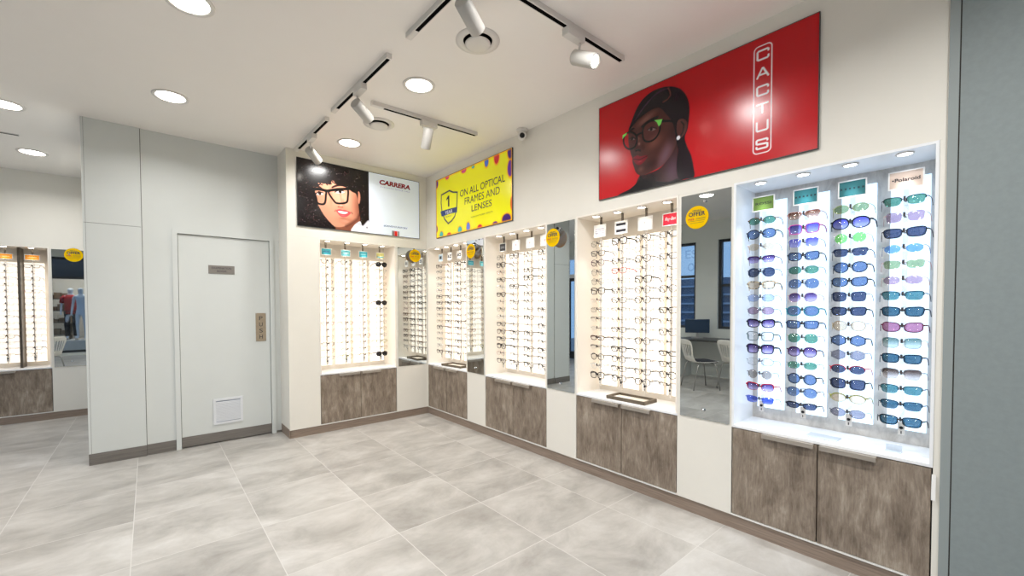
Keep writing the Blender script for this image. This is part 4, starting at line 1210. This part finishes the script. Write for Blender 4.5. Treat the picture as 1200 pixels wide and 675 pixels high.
W_ = M['card_white']
def mk(bg, txt, tc, w=.118, h=.074, **k): return card_maker(bg, txt, tc, w, h, **k)
teal, pale, lime = cc((70, 172, 190)), cc((120, 208, 220)), cc((196, 190, 120))
SIX = [(-.375+.15*k-.035, -.375+.15*k+.035, -.055, .055) for k in range(6)]
DOT = [(-.05, -.015, -.09, .09), (-.05, .05, .05, .09), (-.05, .04, -.03, .0), (.015, .05, -.09, -.03)]
marks3 = [(-.3, -.1, -.2, .2), (.02, .3, .05, .2), (.02, .3, -.2, -.05)]
CARDS = [
    [mk(cc((176, 200, 216)), None, M['ink'], w=.10, h=.095, marks=[(-.22, .22, -.2, .2)]), mk(W_, None, M['ink'], w=.10, h=.095, marks=marks3), mk(W_, None, M['ink'], w=.10, h=.095, marks=marks3), mk(W_, None, M['ink'], w=.10, h=.095, marks=marks3)],
    [mk(cc((40, 40, 42)), None, cc((150, 150, 150)), w=.10, h=.085, marks=[(-.3, .3, .04, .1), (-.3, .3, -.12, -.06)]), mk(W_, None, M['ink_red'], w=.115, h=.10, marks=DOT), mk(W_, None, M['ink_red'], w=.115, h=.10, marks=DOT), mk(W_, None, M['ink_red'], w=.115, h=.10, marks=DOT)],
    [mk(W_, None, cc((190, 184, 196)), w=.118, h=.10, marks=[(-.36, .36, .12, .2), (-.36, .36, -.04, .04), (-.36, .36, -.2, -.12)]), mk(W_, None, M['ink'], w=.118, h=.10, marks=[(-.36, .36, .14, .34), (-.36, .36, -.34, -.14)]),
     mk(W_, None, cc((120, 120, 124)), w=.118, h=.10, marks=DOT), mk(cc((216, 24, 52)), 'Ray-Ban', M['ink_white'], w=.122, h=.09, tw=.62, th=.34, shear=.25)],
    [mk(cc((98, 128, 50)), 'ROSSI', M['ink'], w=.118, h=.088, tw=.7, th=.17, bold=.01), mk(cc((38, 118, 126)), None, cc((16, 52, 62)), w=.118, h=.088, marks=SIX),
     mk(cc((36, 108, 114)), None, cc((16, 52, 62)), w=.118, h=.088, marks=SIX), mk(cc((214, 192, 176)), '\u2022Polaroid', M['ink'], w=.128, h=.088, tw=.78, th=.2, bold=.02)],
    [mk(teal, None, cc((60, 120, 150)), w=.112, h=.076, marks=[(-.3, .3, -.1, .1)]), mk(pale, None, cc((200, 236, 240)), w=.112, h=.076, marks=[(-.3, .3, -.08, .08)]), mk(teal, None, cc((140, 214, 222)), w=.108, h=.076, marks=[(-.3, .3, -.08, .08)]), mk(lime, None, cc((110, 170, 190)), w=.108, h=.076, marks=[(-.36, .36, -.3, -.1)])],
    [mk(M['ink_orange'], None, cc((250, 190, 120)), w=.13, h=.066, marks=[(-.3, .3, -.1, .1)]) for _ in range(3)],
]
CARDW = [['pale blue card', 'white card', 'white card', 'white card'], ['black card', 'white card', 'white card', 'white card'], ['pale lined card', 'black-striped card', 'white card', 'red card'],
         ['green card', 'teal card', 'dark teal card', 'beige card'], ['blue card', 'pale blue card', 'teal card', 'cream card'], ['orange card', 'orange card', 'orange card']]
RN = RAILW
RN_FAR = ['leftmost', 'middle', 'rightmost']
for i, (T, w_, rl, cool, wh) in enumerate(UN):
    rn = RN_FAR if i == 5 else RN
    for j, x in enumerate(rl):
        rail(T, x, cool, '%s display rail with %s, %s' % (rn[j], CARDW[i][j], wh if wh.startswith('display') else 'in the '+wh), CARDS[i][j])

# ------------------------------------------------------------------ spectacles on the rails
SUN = [S(t) for t in (
    'oval/half/tortoiseshell/green; bigoval/full/black/blue; oval/rimless/rose/tan; rect/half/plum/purple; aviator/thin/gunmetal/dark blue; rect/bold/spotted/tan; oval/thin/silver/pale blue; oval/thin/grey/mauve; cat/bold/black/purple; square/full/grey green/clear; square/bold/black/purple; oval/thin/silver/clear; round/rimless/brown/grey brown; cat/brow/red/purple; wide/rimless/blue/mirrored blue',
    'wide/half/rose/brown; square/full/pink/violet; square/rimless/navy/violet; cat/full/black/blue; oval/thin/grey green/green; aviator/thin/silver/blue; panto/thin/rose/purple; bigoval/full/teal/blue; wide/full/navy/blue; aviator/rimless/gold/green; panto/full/plum/purple; oval/rimless/silver/green; round/full/black/blue; aviator/half/grey/blue; narrow/brow/black/dark blue',
    'oval/thin/olive/khaki; bigoval/bold/black/violet; round/rimless/silver/lime; rect/half/navy/dark blue; panto/full/black/blue; cat/full/black/blue; square/thin/navy/dark blue; rect/full/black/dark blue; panto/thin/gold/tan; hexagon/full/navy/blue; hexagon/thin/grey/grey; oval/half/red/dark blue; square/full/black/dark blue; oval/brow/olive/tan; oval/thin/navy/grey',
    'wide/half/black/green; square/rimless/rose/mauve; wide/full/black/dark blue; oval/rimless/blue/sky blue; wide/rimless/rose/khaki; oval/rimless/rose/mauve; wide/half/black/teal; wide/full/navy/dark teal; cat/full/burgundy/pink; square/thin/silver/grey green; rect/full/navy/dark teal; square/half/silver/smoke; wide/half/black/teal; wide/half/navy/dark teal; wide/full/black/dark teal')]
CAB3 = [S(t) for t in (
    'panto/thin/black; rect/full/black; panto/full/plum; panto/thin/grey; round/thin/gunmetal; square/bold/black; oval/rimless/rose; oval/thin/gunmetal; rect/half/black; oval/rimless/silver; narrow/bold/brown; rect/half/black; round/full/black; oval/full/clear; square/bold/black',
    'square/bold/black; oval/full/clear; rect/full/black; cat/full/red; panto/thin/gunmetal; square/full/grey; cat/full/black; rect/half/black; square/thin/black; rect/full/black; oval/half/black; rect/bold/black; round/full/navy; rect/full/black; panto/full/black',
    'panto/full/black; oval/thin/gunmetal; round/full/black; panto/thin/grey; square/bold/black; round/full/grey; panto/full/black; oval/full/clear; square/full/black; oval/rimless/silver; round/full/black; oval/thin/silver; rect/half/gunmetal; rect/full/black; panto/full/navy',
    'rect/full/black; square/thin/gunmetal; rect/full/navy; oval/thin/black; round/thin/silver; panto/full/black; rect/half/gunmetal; rect/bold/black; oval/thin/gold; square/full/black; oval/rimless/silver; narrow/bold/black; rect/full/black; panto/full/black; rect/half/gunmetal')]
CAB2 = [S(t) for t in (
    'panto/thin/black; square/bold/black; oval/thin/rose; rect/full/black; oval/full/clear; rect/bold/black; oval/rimless/rose; panto/thin/black; oval/full/clear; rect/full/black; panto/full/brown; rect/full/black; square/bold/black; oval/thin/rose; rect/full/black',
    'square/full/black; oval/thin/rose; panto/thin/gunmetal; oval/rimless/silver; rect/bold/black; oval/thin/gold; panto/full/grey; oval/rimless/rose; rect/half/black; oval/thin/gunmetal; rect/full/black; panto/thin/black; rect/half/black; oval/full/clear; rect/full/black',
    'panto/thin/black; oval/thin/gold; rect/full/black; square/bold/black; oval/rimless/silver; panto/full/grey; rect/half/black; oval/thin/gunmetal; rect/full/navy; oval/rimless/rose; panto/full/black; rect/thin/black; square/full/black; rect/half/black; panto/full/black',
    'panto/full/black; oval/rimless/silver; rect/thin/gunmetal; oval/thin/gold; rect/half/black; panto/thin/black; oval/rimless/rose; rect/full/navy; oval/thin/silver; panto/full/black; rect/half/gunmetal; oval/thin/gunmetal; square/full/black; rect/thin/black; panto/full/black')]
GRP = ['spectacles under the yellow sign', 'spectacles under the security camera', 'spectacles between the tall mirrors', 'sunglasses in the white-lit display', 'spectacles under the portrait screen', 'spectacles on the far wall']
rng = random.Random(21)
def light_set(n):
    o = []
    for q in range(n):
        st = rng.choice(['thin', 'thin', 'rimless', 'thin', 'full', 'half'])
        fr = rng.choice(['gold', 'rose', 'silver', 'gold', 'gunmetal', 'gold']) if st != 'full' else rng.choice(['clear', 'brown', 'tortoiseshell', 'rose', 'olive'])
        o.append((rng.choice(['rect', 'panto', 'oval', 'square', 'round']), st, fr, 'clear'))
    return o
CARR = [light_set(15) for _ in range(4)]
CARR[0][0] = ('panto', 'full', 'brown', 'clear'); CARR[0][4] = ('rect', 'full', 'black', 'clear'); CARR[0][11] = ('round', 'thin', 'olive', 'clear'); CARR[0][12] = ('oval', 'full', 'brown', 'clear')
CARR[1][0] = ('panto', 'full', 'gunmetal', 'clear'); CARR[2][0] = ('panto', 'thin', 'gunmetal', 'clear'); CARR[1][3] = ('oval', 'half', 'brown', 'clear')
CAB1 = [specs_random(rng, 15) for _ in range(4)]
CAB1[2][0] = ('square', 'bold', 'black', 'clear'); CAB1[1][13] = ('rect', 'full', 'tortoiseshell', 'clear'); CAB1[2][13] = ('rect', 'half', 'brown', 'clear')
CAB1[0][6] = ('rect', 'full', 'black', 'clear'); CAB1[1][6] = ('rect', 'bold', 'black', 'clear')
FAR = [[(rng.choice(['rect', 'panto', 'oval', 'square']), rng.choice(['thin', 'half', 'full', 'thin']), rng.choice(['gunmetal', 'brown', 'gold', 'grey', 'rose']), 'clear') for _ in range(15)] for _ in range(3)]
for i, (data, merged) in enumerate(((CAB1, True), (CAB2, False), (CAB3, False), (SUN, False), (CARR, True), (FAR, True))):
    T, w_, rl, cool, wh = UN[i]
    rn = RN_FAR if i == 5 else RN
    for j, x in enumerate(rl):
        where = wh if wh.startswith('display') else 'the '+wh
        fill_rail(data[j], T, x, 'sunglasses' if cool else 'spectacles', rn[j], where, GRP[i], merged)
# three dark sunglasses on the rightmost rail under the portrait screen
for o in [o for o in SC.objects if o.get('group') == GRP[4] and 'rightmost rail' in o['label'] and any(k in o['label'] for k in (', topmost', ', seventh from top', ', lowest'))]:
    pos = o['label'].split(', ', 1)[1]
    sp = ('aviator', 'bold', 'black', 'black')
    o.data = spec_meshes(*sp, True)[0][1]; o.name = 'sunglasses'
    tag(o, 'black sunglasses with black lenses, '+pos, 'sunglasses', 'dark sunglasses under the portrait screen')

# ------------------------------------------------------------------ mirrors
def mirror(T, w, label, screws=True):
    r = empty('wall_mirror', T @ Vector((0, 0, 0)), T.to_euler().z, label, 'mirror', 'frameless wall mirrors')
    MB().box(0, w, -.006, -.0005, .640, 2.090, 0, .0008).build('mirror_glass', M['mirror'], r)
    if screws:
        for z in (.70, 2.035):
            m_ = MB().lathe([(.0, .014), (.006, .013), (.010, .009), (.010, 0)], 16, 0, aim((w/2, -.006, z), (w/2, -1, z)))
            m_.build('fixing_screw', M['chrome'], r)
    return r
mirror(T_right(-.882), .300, 'narrow mirror beside the yellow-sign display')
mirror(T_right(-2.105), .312, 'tall mirror reflecting the glazed door, right of the security camera')
mirror(T_right(-3.325), .310, 'tall mirror reflecting the chairs, left of the sunglasses')
mirror(T_back(-.405), .390, 'mirror in the corner beside the portrait-screen display', False)
mirror(T_far(-3.640), .310, 'far mirror left of the tall wall end', True)

def promo(T, x, z, r, off, label):
    """round yellow offer disc, off = stand-off from the mirror"""
    e = empty('offer_disc', T @ Vector((x, -.006-off, z)), T.to_euler().z, label, 'sign', 'round yellow offer discs')
    d = MB(); A = Matrix.Rotation(PI/2, 4, 'X')
    d.lathe([(0, .002), (r, .002), (r, 0), (0, 0)], 40, 0, A, False)
    d.lathe([(0, -.0003), (r, -.0003)], 40, 1, A, False)
    y = -.0026
    d.text('OPENING', 0, r*.60, r*.80, r*.13, y, 2, 0, .02); d.text('OFFER', 0, r*.30, r*1.45, r*.38, y, 2, 0, .03)
    d.text('FREE', -r*.50, -r*.13, r*.55, r*.17, y, 3, 0, .02)
    for zz, a, b in ((-.08, -.1, .75), (-.17, -.1, .75), (-.30, -.75, .7), (-.47, -.6, .6)): d.box(r*a, r*b, y, y+.0004, r*zz-.0012, r*zz+.0012, 4)
    d.build('disc', [M['yellow'], M['disc_back'], M['ink_blue'], M['ink_red'], mat('brown_ink', (150, 120, 30), .5)], e)
    if off > .005:
        MB().tube([(r*.15, .0, r*.88), (r*.15, off*.5, r*1.05), (r*.15, off, r*1.08)], .0035, 8).lathe([(.012, 0), (.012, .004), (0, .005)], 14, 0, aim((r*.15, off, r*1.08), (r*.15, -1, r*1.08))).build('bracket', M['black'], e)
    return e
promo(T_right(0), 3.43, 1.938, .073, .003, 'round yellow offer disc on the tall mirror by the sunglasses')
promo(T_right(0), 2.215, 1.958, .078, .045, 'round yellow offer disc on the mirror right of the security camera')
promo(T_right(0), 1.020, 1.965, .078, .045, 'round yellow offer disc on the mirror below the yellow sign')
promo(T_back(0), -.195, 1.995, .078, .045, 'round yellow offer disc on the corner mirror')
promo(T_far(0), -3.445, 2.028, .085, .003, 'round yellow offer disc on the far mirror at left')

# ------------------------------------------------------------------ pictures
ink = [M['ink']]
def picture(name, T, x0, z0, w, h, mesh, label, cat, lettering, fr=(60, 58, 56)):
    r = empty(name, T @ Vector((x0, 0, z0)), T.to_euler().z, label, cat)
    link('print', mesh, r)
    MB().box(0, w, -.0115, 0, 0, h).box(-.004, 0, -.013, 0, -.004, h+.004).box(w, w+.004, -.013, 0, -.004, h+.004).box(0, w, -.013, 0, -.004, 0).box(0, w, -.013, 0, h, h+.004).build('frame', mat('picture_edge', fr, .5), r)
    for nm, mb_, ms_ in lettering or []: mb_.build(nm, ms_, r)
    return r
p = red_poster()
picture('poster', T_right(-2.669), 0, 2.197, p.w, p.h, p.mesh_into('print', print_mat('red_print', .22, RED_E, .0, .4), -.012), 'large red poster of a woman in black glasses', 'poster', None)
p = portrait_screen()
L1 = MB()
y = -.0126
L1.text('CARRERA', 1.098, .610, .405, .058, y, 0, .2, .05)
L1b = MB().text('EYEWEAR SINCE 1956', 1.10, .556, .38, .014, y, 0)
L1c = MB().text('#DRIVEYOURSTORY', 1.10, .106, .31, .022, y, 0, 0, .02)
picture('display_screen', T_back(-1.528), 0, 2.219, p.w, p.h, p.mesh_into('print', print_mat('portrait_print', .2, SCREEN_E), -.012),
        'bright screen with a curly-haired woman in black glasses', 'screen', [('brand_lettering', L1, mat('dark_red_ink', (150, 16, 40), .4)), ('tagline_lettering', L1b, mat('pale_grey_ink', (176, 180, 190), .4)), ('hashtag_lettering', L1c, mat('steel_blue_ink', (70, 104, 140), .4))], (40, 40, 42))
p = yellow_screen()
L2 = MB()
NV_ = mat('dark_navy_ink', (24, 28, 52), .4)
nv = 0
L2.text('ON ALL OPTICAL', .897, .433, .775, .076, y, 0, 0, .004)
L2.text('FRAMES AND', .902, .331, .606, .076, y, 0, 0, .0)
L2.text('LENSES', .902, .230, .348, .068, y, 0, 0, .004)
L2b = MB().text('*MANUFACTURER DEFECTS', .902, .136, .383, .016, y, 0)
L2c = MB().add([(a, y, b) for a, b in ((.262, .335), (.290, .335), (.290, .462), (.266, .462), (.226, .432), (.226, .412), (.262, .428))], [(0, 1, 2, 3, 6), (3, 4, 5, 6)], 0)
L2d = MB().text('YEAR', .276, .272, .16, .040, y, 0, 0, .02)
L2e = MB().text('WARRANTY', .272, .222, .14, .016, y, 0)
picture('warranty_screen', T_right(-.258), 0, 2.203, p.w, p.h, p.mesh_into('print', print_mat('yellow_print', .2, YELLOW_E), -.012),
        'bright yellow one year warranty sign with coloured blobs', 'sign', [('slogan_lettering', L2, NV_), ('small_lettering', L2b, mat('olive_ink', (120, 116, 30), .4)), ('badge_number', L2c, NV_), ('badge_lettering', L2d, mat('pale_ink', (236, 238, 246), .4)), ('badge_lettering', L2e, NV_)], (60, 62, 60))

# ------------------------------------------------------------------ counter trays and sheet
def tray(T, x0, x1, y0, y1, rz, label, card):
    cx, cy = (x0+x1)/2, (y0+y1)/2; w, d = x1-x0, y1-y0
    r = empty('tray', T @ Vector((cx, cy, ZC)), T.to_euler().z+rz, label, 'tray', 'wooden trays on the counters')
    t = .015; hh = .025
    m_ = MB().box(-w/2, w/2, -d/2, -d/2+t, 0, hh).box(-w/2, w/2, d/2-t, d/2, 0, hh).box(-w/2, -w/2+t, -d/2+t, d/2-t, 0, hh).box(w/2-t, w/2, -d/2+t, d/2-t, 0, hh).box(-w/2+t, w/2-t, -d/2+t, d/2-t, 0, .006)
    m_.build('tray_frame', M['tray'], r)
    MB().box(-w/2+t, w/2-t, -d/2+t, d/2-t, .006, .009).build('liner', M['felt'], r)
    if card:
        o = MB().box(-.06, .06, -.035, .035, 0, .002).box(-.06, .06, -.037, -.031, .002, .0024, 1).build('price_card', [M['card_white'], M['ink_orange']])
        o.location = T @ Vector((cx-w*.22, cy, ZC+.0092)); o.rotation_euler = (0, 0, T.to_euler().z+rz+.25)
        tag(o, 'small white card lying in the tray between the tall mirrors', 'card')
    return r
tray(T_right(0), 2.715, 3.045, .022, .195, 0, 'wooden tray with a white card, between the tall mirrors', True)
tray(T_right(0), .30, .66, .03, .21, .1, 'wooden tray on the counter under the yellow sign', False)
sh = MB().box(-.07, .07, -.052, .052, 0, .004, 0, .001).build('acrylic_sheet', M['glassy'])
sh.location = (.10, -4.077, ZC); sh.rotation_euler = (0, 0, -PI/2-.05)
tag(sh, 'flat clear bluish sheet lying on the counter below the sunglasses', 'sheet')
bk = MB().box(-.03, .03, -.02, .02, 0, .003).box(-.03, .03, .017, .02, .003, .03).build('acrylic_holder', M['glassy'])
bk.location = (.09, -4.362, ZC); bk.rotation_euler = (0, 0, -PI/2)
tag(bk, 'small clear holder on the counter below the beige card rail', 'holder')

# ------------------------------------------------------------------ ceiling fittings
def downlight(x, y, label, k=1.0):
    r = empty('downlight', (x, y, H), 0, label, 'ceiling light', 'round recessed downlights')
    MB().lathe([(.118, 0), (.116, -.006), (.098, -.007), (.092, -.001), (.092, 0)], 40).build('trim_ring', M['fixture'], r)
    MB().lathe([(0, -.003), (.0925, -.003)], 40).build('diffuser', M['lampface'], r)
    area('downlight_lamp', (0, 0, -.012), .17, DOWN_E*k, (1, .992, .98), r, spread=2.7)
DL = [(-1.172, -1.922, 'round ceiling light between the two long spotlight tracks'), (-1.167, -.514, 'round ceiling light in front of the portrait screen'),
      (-2.575, -.56, 'round ceiling light before the white door'), (-2.54, -1.90, 'round ceiling light at the top edge left of centre'),
      (-3.594, .43, 'round ceiling light at the left edge'), (-3.644, 1.828, 'round ceiling light nearest the far wall'),
      (-1.17, -3.35, 'unseen round ceiling light before the red poster', 1.6), (-2.54, -3.35, 'unseen round ceiling light above the middle of the shop'), (-1.17, -4.9, 'unseen round ceiling light before the dark grey panel', 1.6),  # out-of-view lights, here and by the shop front, added for their light
      (-2.54, -4.9, 'unseen round ceiling light by the middle of the shop front'), (-3.66, -1.86, 'round ceiling light reflected at the top of the tall mirror'), (-4.4, -5.2, 'unseen round ceiling light by the shop front')]
for a in DL: downlight(*a)

def vent(x, y, label):
    r = empty('air_vent', (x, y, H), 0, label, 'ceiling vent', 'round ceiling air vents')
    MB().lathe([(.135, 0), (.135, -.004), (.105, -.010), (.092, -.008), (.088, 0)], 40).build('flange', M['fixture'], r)
    MB().lathe([(0, -.001), (.090, -.001)], 40).build('throat', M['groove'], r)
    MB().lathe([(0, -.030), (.055, -.030), (.074, -.025), (.078, -.018), (.060, -.010), (0, -.008)], 40).lathe([(.008, -.001), (.008, -.012)], 10).build('valve_disc', M['fixture'], r)
vent(-1.150, -2.612, 'round air vent behind the large spotlight at the top')
vent(-1.126, -1.117, 'round air vent beside the short spotlight row')
vd = MB().box(-3.92, -3.645, 1.24, 1.275, H-.006, H, 0).box(-3.915, -3.65, 1.248, 1.267, H-.0075, H-.0055, 1).build('slot_vent', [M['fixture'], M['groove']])
tag(vd, 'narrow dark slot vent in the ceiling at left', 'ceiling vent')

def track(p0, p1, label):
    a, b = Vector(p0), Vector(p1); L_ = (b-a).length; rz = math.atan2(b.y-a.y, b.x-a.x)
    r = empty('light_track', (a.x, a.y, H), rz, label, 'light track', 'spotlight tracks')
    MB().box(0, L_, -.0175, .0175, -.020, 0).box(0, L_, -.0175, -.011, -.032, -.020).box(0, L_, .011, .0175, -.032, -.020).build('channel', M['fixture'], r)
    MB().box(.09, L_-.004, -.0112, .0112, -.0332, -.0195).build('conductor_slot', M['slot'], r)
    MB().box(-.012, 0, -.0185, .0185, -.033, 0, 0, .001).box(0, .09, -.0112, .0112, -.0335, -.020).build('feed_cap', M['plastic'], r)
    MB().box(L_, L_+.012, -.0185, .0185, -.033, 0, 0, .001).build('end_cap', M['plastic'], r)
track((-1.535, -1.154), (-1.515, -2.139), 'spotlight track nearest the centre of the ceiling')
track((-1.54, -.037), (-1.525, -.956), 'short spotlight track beside the portrait screen')
track((-1.510, -2.412), (-1.495, -3.42), 'spotlight track cut by the top edge, left one')
track((-1.335, -1.475), (-.350, -1.512), 'spotlight track pointing to the display wall near the security camera')
track((-1.320, -3.072), (-.329, -3.077), 'spotlight track cut by the top edge, before the red poster')

def spot(track_xy, along, p0, p1, label, power, on=True, face=True):
    """adapter box on the track, stem, cylinder head from p0 to p1"""
    p0, p1 = Vector(p0), Vector(p1)
    ang = math.atan2(along[1], along[0])
    base = Vector((track_xy[0], track_xy[1], H-.032))
    r = empty('track_spotlight', base, 0, label, 'spotlight', 'ceiling track spotlights')
    R = Matrix.Rotation(ang, 4, 'Z')
    ad = MB().box(-.075, .075, -.024, .024, -.046, -.0016, 0, .003)
    ad.v = [tuple(R @ Vector(v)) for v in ad.v]
    ad.build('adapter', M['fixture'], r)
    q0 = p0-base; q1 = p1-base; dr = (q1-q0).normalized()
    att = q0+dr*.035
    top = Vector((att.x, att.y, 0))
    st = MB().tube([R @ Vector((.055, 0, -.040)), R @ Vector((.055, 0, -.058)), q0+dr*.03], .007, 8)
    st.build('stem', M['fixture'], r)
    L_ = (q1-q0).length; A = aim(q0, q1)
    MB().lathe([(.0, 0), (.038, 0), (.042, .004), (.042, L_-.002), (.0405, L_), (.036, L_), (.035, L_-.014)], 32, 0, A).build('lamp_head', M['head'], r)
    f = MB().lathe([(0, L_-.013), (.0355, L_-.013)], 32, 0, A)
    f.build('lens', M['spot_on'], r)
    l = bpy.data.lights.new('spot_lamp', 'SPOT'); l.energy = power; l.spot_size = 1.1; l.spot_blend = .7; l.shadow_soft_size = .028; l.color = (1, .97, .93)
    o = bpy.data.objects.new('spot_lamp', l); o.parent = r
    o.matrix_local = Matrix.Translation(q1+dr*.004) @ (-dr).to_track_quat('Z', 'Y').to_matrix().to_4x4()
    COL.objects.link(o)
M['spot_on'] = mat('spot_lens', (255, 250, 240), .3, emit=(255, 248, 238), es=16)
spot((-1.526, -1.69), (0, 1), (-1.542, -1.635, 2.870), (-1.401, -1.561, 2.810), 'white spotlight on the centre track beside the round vent', SPOT_E)
spot((-1.533, -.55), (0, 1), (-1.533, -.450, 2.870), (-1.416, -.342, 2.811), 'white spotlight nearest the portrait screen', SPOT_E)
spot((-1.503, -3.00), (0, 1), (-1.529, -2.982, 2.870), (-1.381, -2.918, 2.814), 'large white spotlight cut by the top edge over the vent', SPOT_E)
spot((-.84, -1.494), (-1, 0), (-.895, -1.589, 2.870), (-.877, -1.500, 2.730), 'white spotlight hanging nearly upright near the security camera', SPOT_E)
spot((-.80, -3.075), (1, 0), (-.733, -3.022, 2.870), (-.719, -3.169, 2.785), 'glowing white spotlight before the red poster', SPOT_E)

cm = empty('security_camera', (-.055, -1.835, H), 0, 'small white dome security camera where wall meets ceiling', 'camera')
MB().lathe([(.0, 0), (.050, 0), (.050, -.014), (.042, -.024), (.0, -.024)], 28).build('base_plate', M['plastic'], cm)
hd = MB()
c0 = Vector((0, 0, -.058)); dd = Vector((-.62, -.75, -.25)).normalized()
hd.lathe([(.0, -.042)]+[(.042*math.sin(t), -.042*math.cos(t)) for t in np.linspace(.15, 2.2, 14)]+[(.030, .030), (.022, .029)], 28, 0, Matrix.Translation(c0) @ dd.to_track_quat('Z', 'Y').to_matrix().to_4x4())
hd.build('camera_head', M['plastic'], cm)
MB().lathe([(0, .036), (.014, .034), (.024, .029)], 24, 0, Matrix.Translation(c0) @ dd.to_track_quat('Z', 'Y').to_matrix().to_4x4()).build('lens', M['black'], cm)

# ------------------------------------------------------------------ sky, camera, picture settings
wd = bpy.data.worlds.new('sky'); SC.world = wd; wd.use_nodes = True
bg = wd.node_tree.nodes['Background']
bg.inputs['Color'].default_value = (*lin((150, 188, 232)), 1); bg.inputs['Strength'].default_value = SKY_E

cam = bpy.data.cameras.new('camera'); co = bpy.data.objects.new('camera', cam); COL.objects.link(co)
a, b, c = map(math.radians, (39.6564, -1.4066, -.2005))
fwd = Vector((math.sin(a)*math.cos(b), math.cos(a)*math.cos(b), math.sin(b)))
rt = Vector((math.cos(a), -math.sin(a), 0)); up = rt.cross(fwd)
r2 = rt*math.cos(c)+up*math.sin(c); u2 = -rt*math.sin(c)+up*math.cos(c)
mw = Matrix((r2, u2, -fwd)).transposed().to_4x4(); mw.translation = (-2.7346, -4.7018, 1.3729)
co.matrix_world = mw
cam.sensor_width = 36; cam.sensor_fit = 'HORIZONTAL'; cam.lens = 492.5548/1200*36
cam.shift_x = (600-582.8008)/1200; cam.shift_y = (370.6513-337.5)/1200; cam.clip_start = .02
SC.camera = co
vs_ = SC.view_settings
vs_.view_transform = 'Standard'; vs_.look = 'None'; vs_.gamma = 1; vs_.use_curve_mapping = False; vs_.exposure = EXPO
cy = SC.cycles
cy.max_bounces = 10; cy.diffuse_bounces = 5; cy.glossy_bounces = 5; cy.transmission_bounces = 6; cy.transparent_max_bounces = 32
cy.caustics_reflective = True; cy.caustics_refractive = False; cy.sample_clamp_indirect = 6; cy.blur_glossy = .5
cy.use_denoising = True; cy.use_light_tree = True
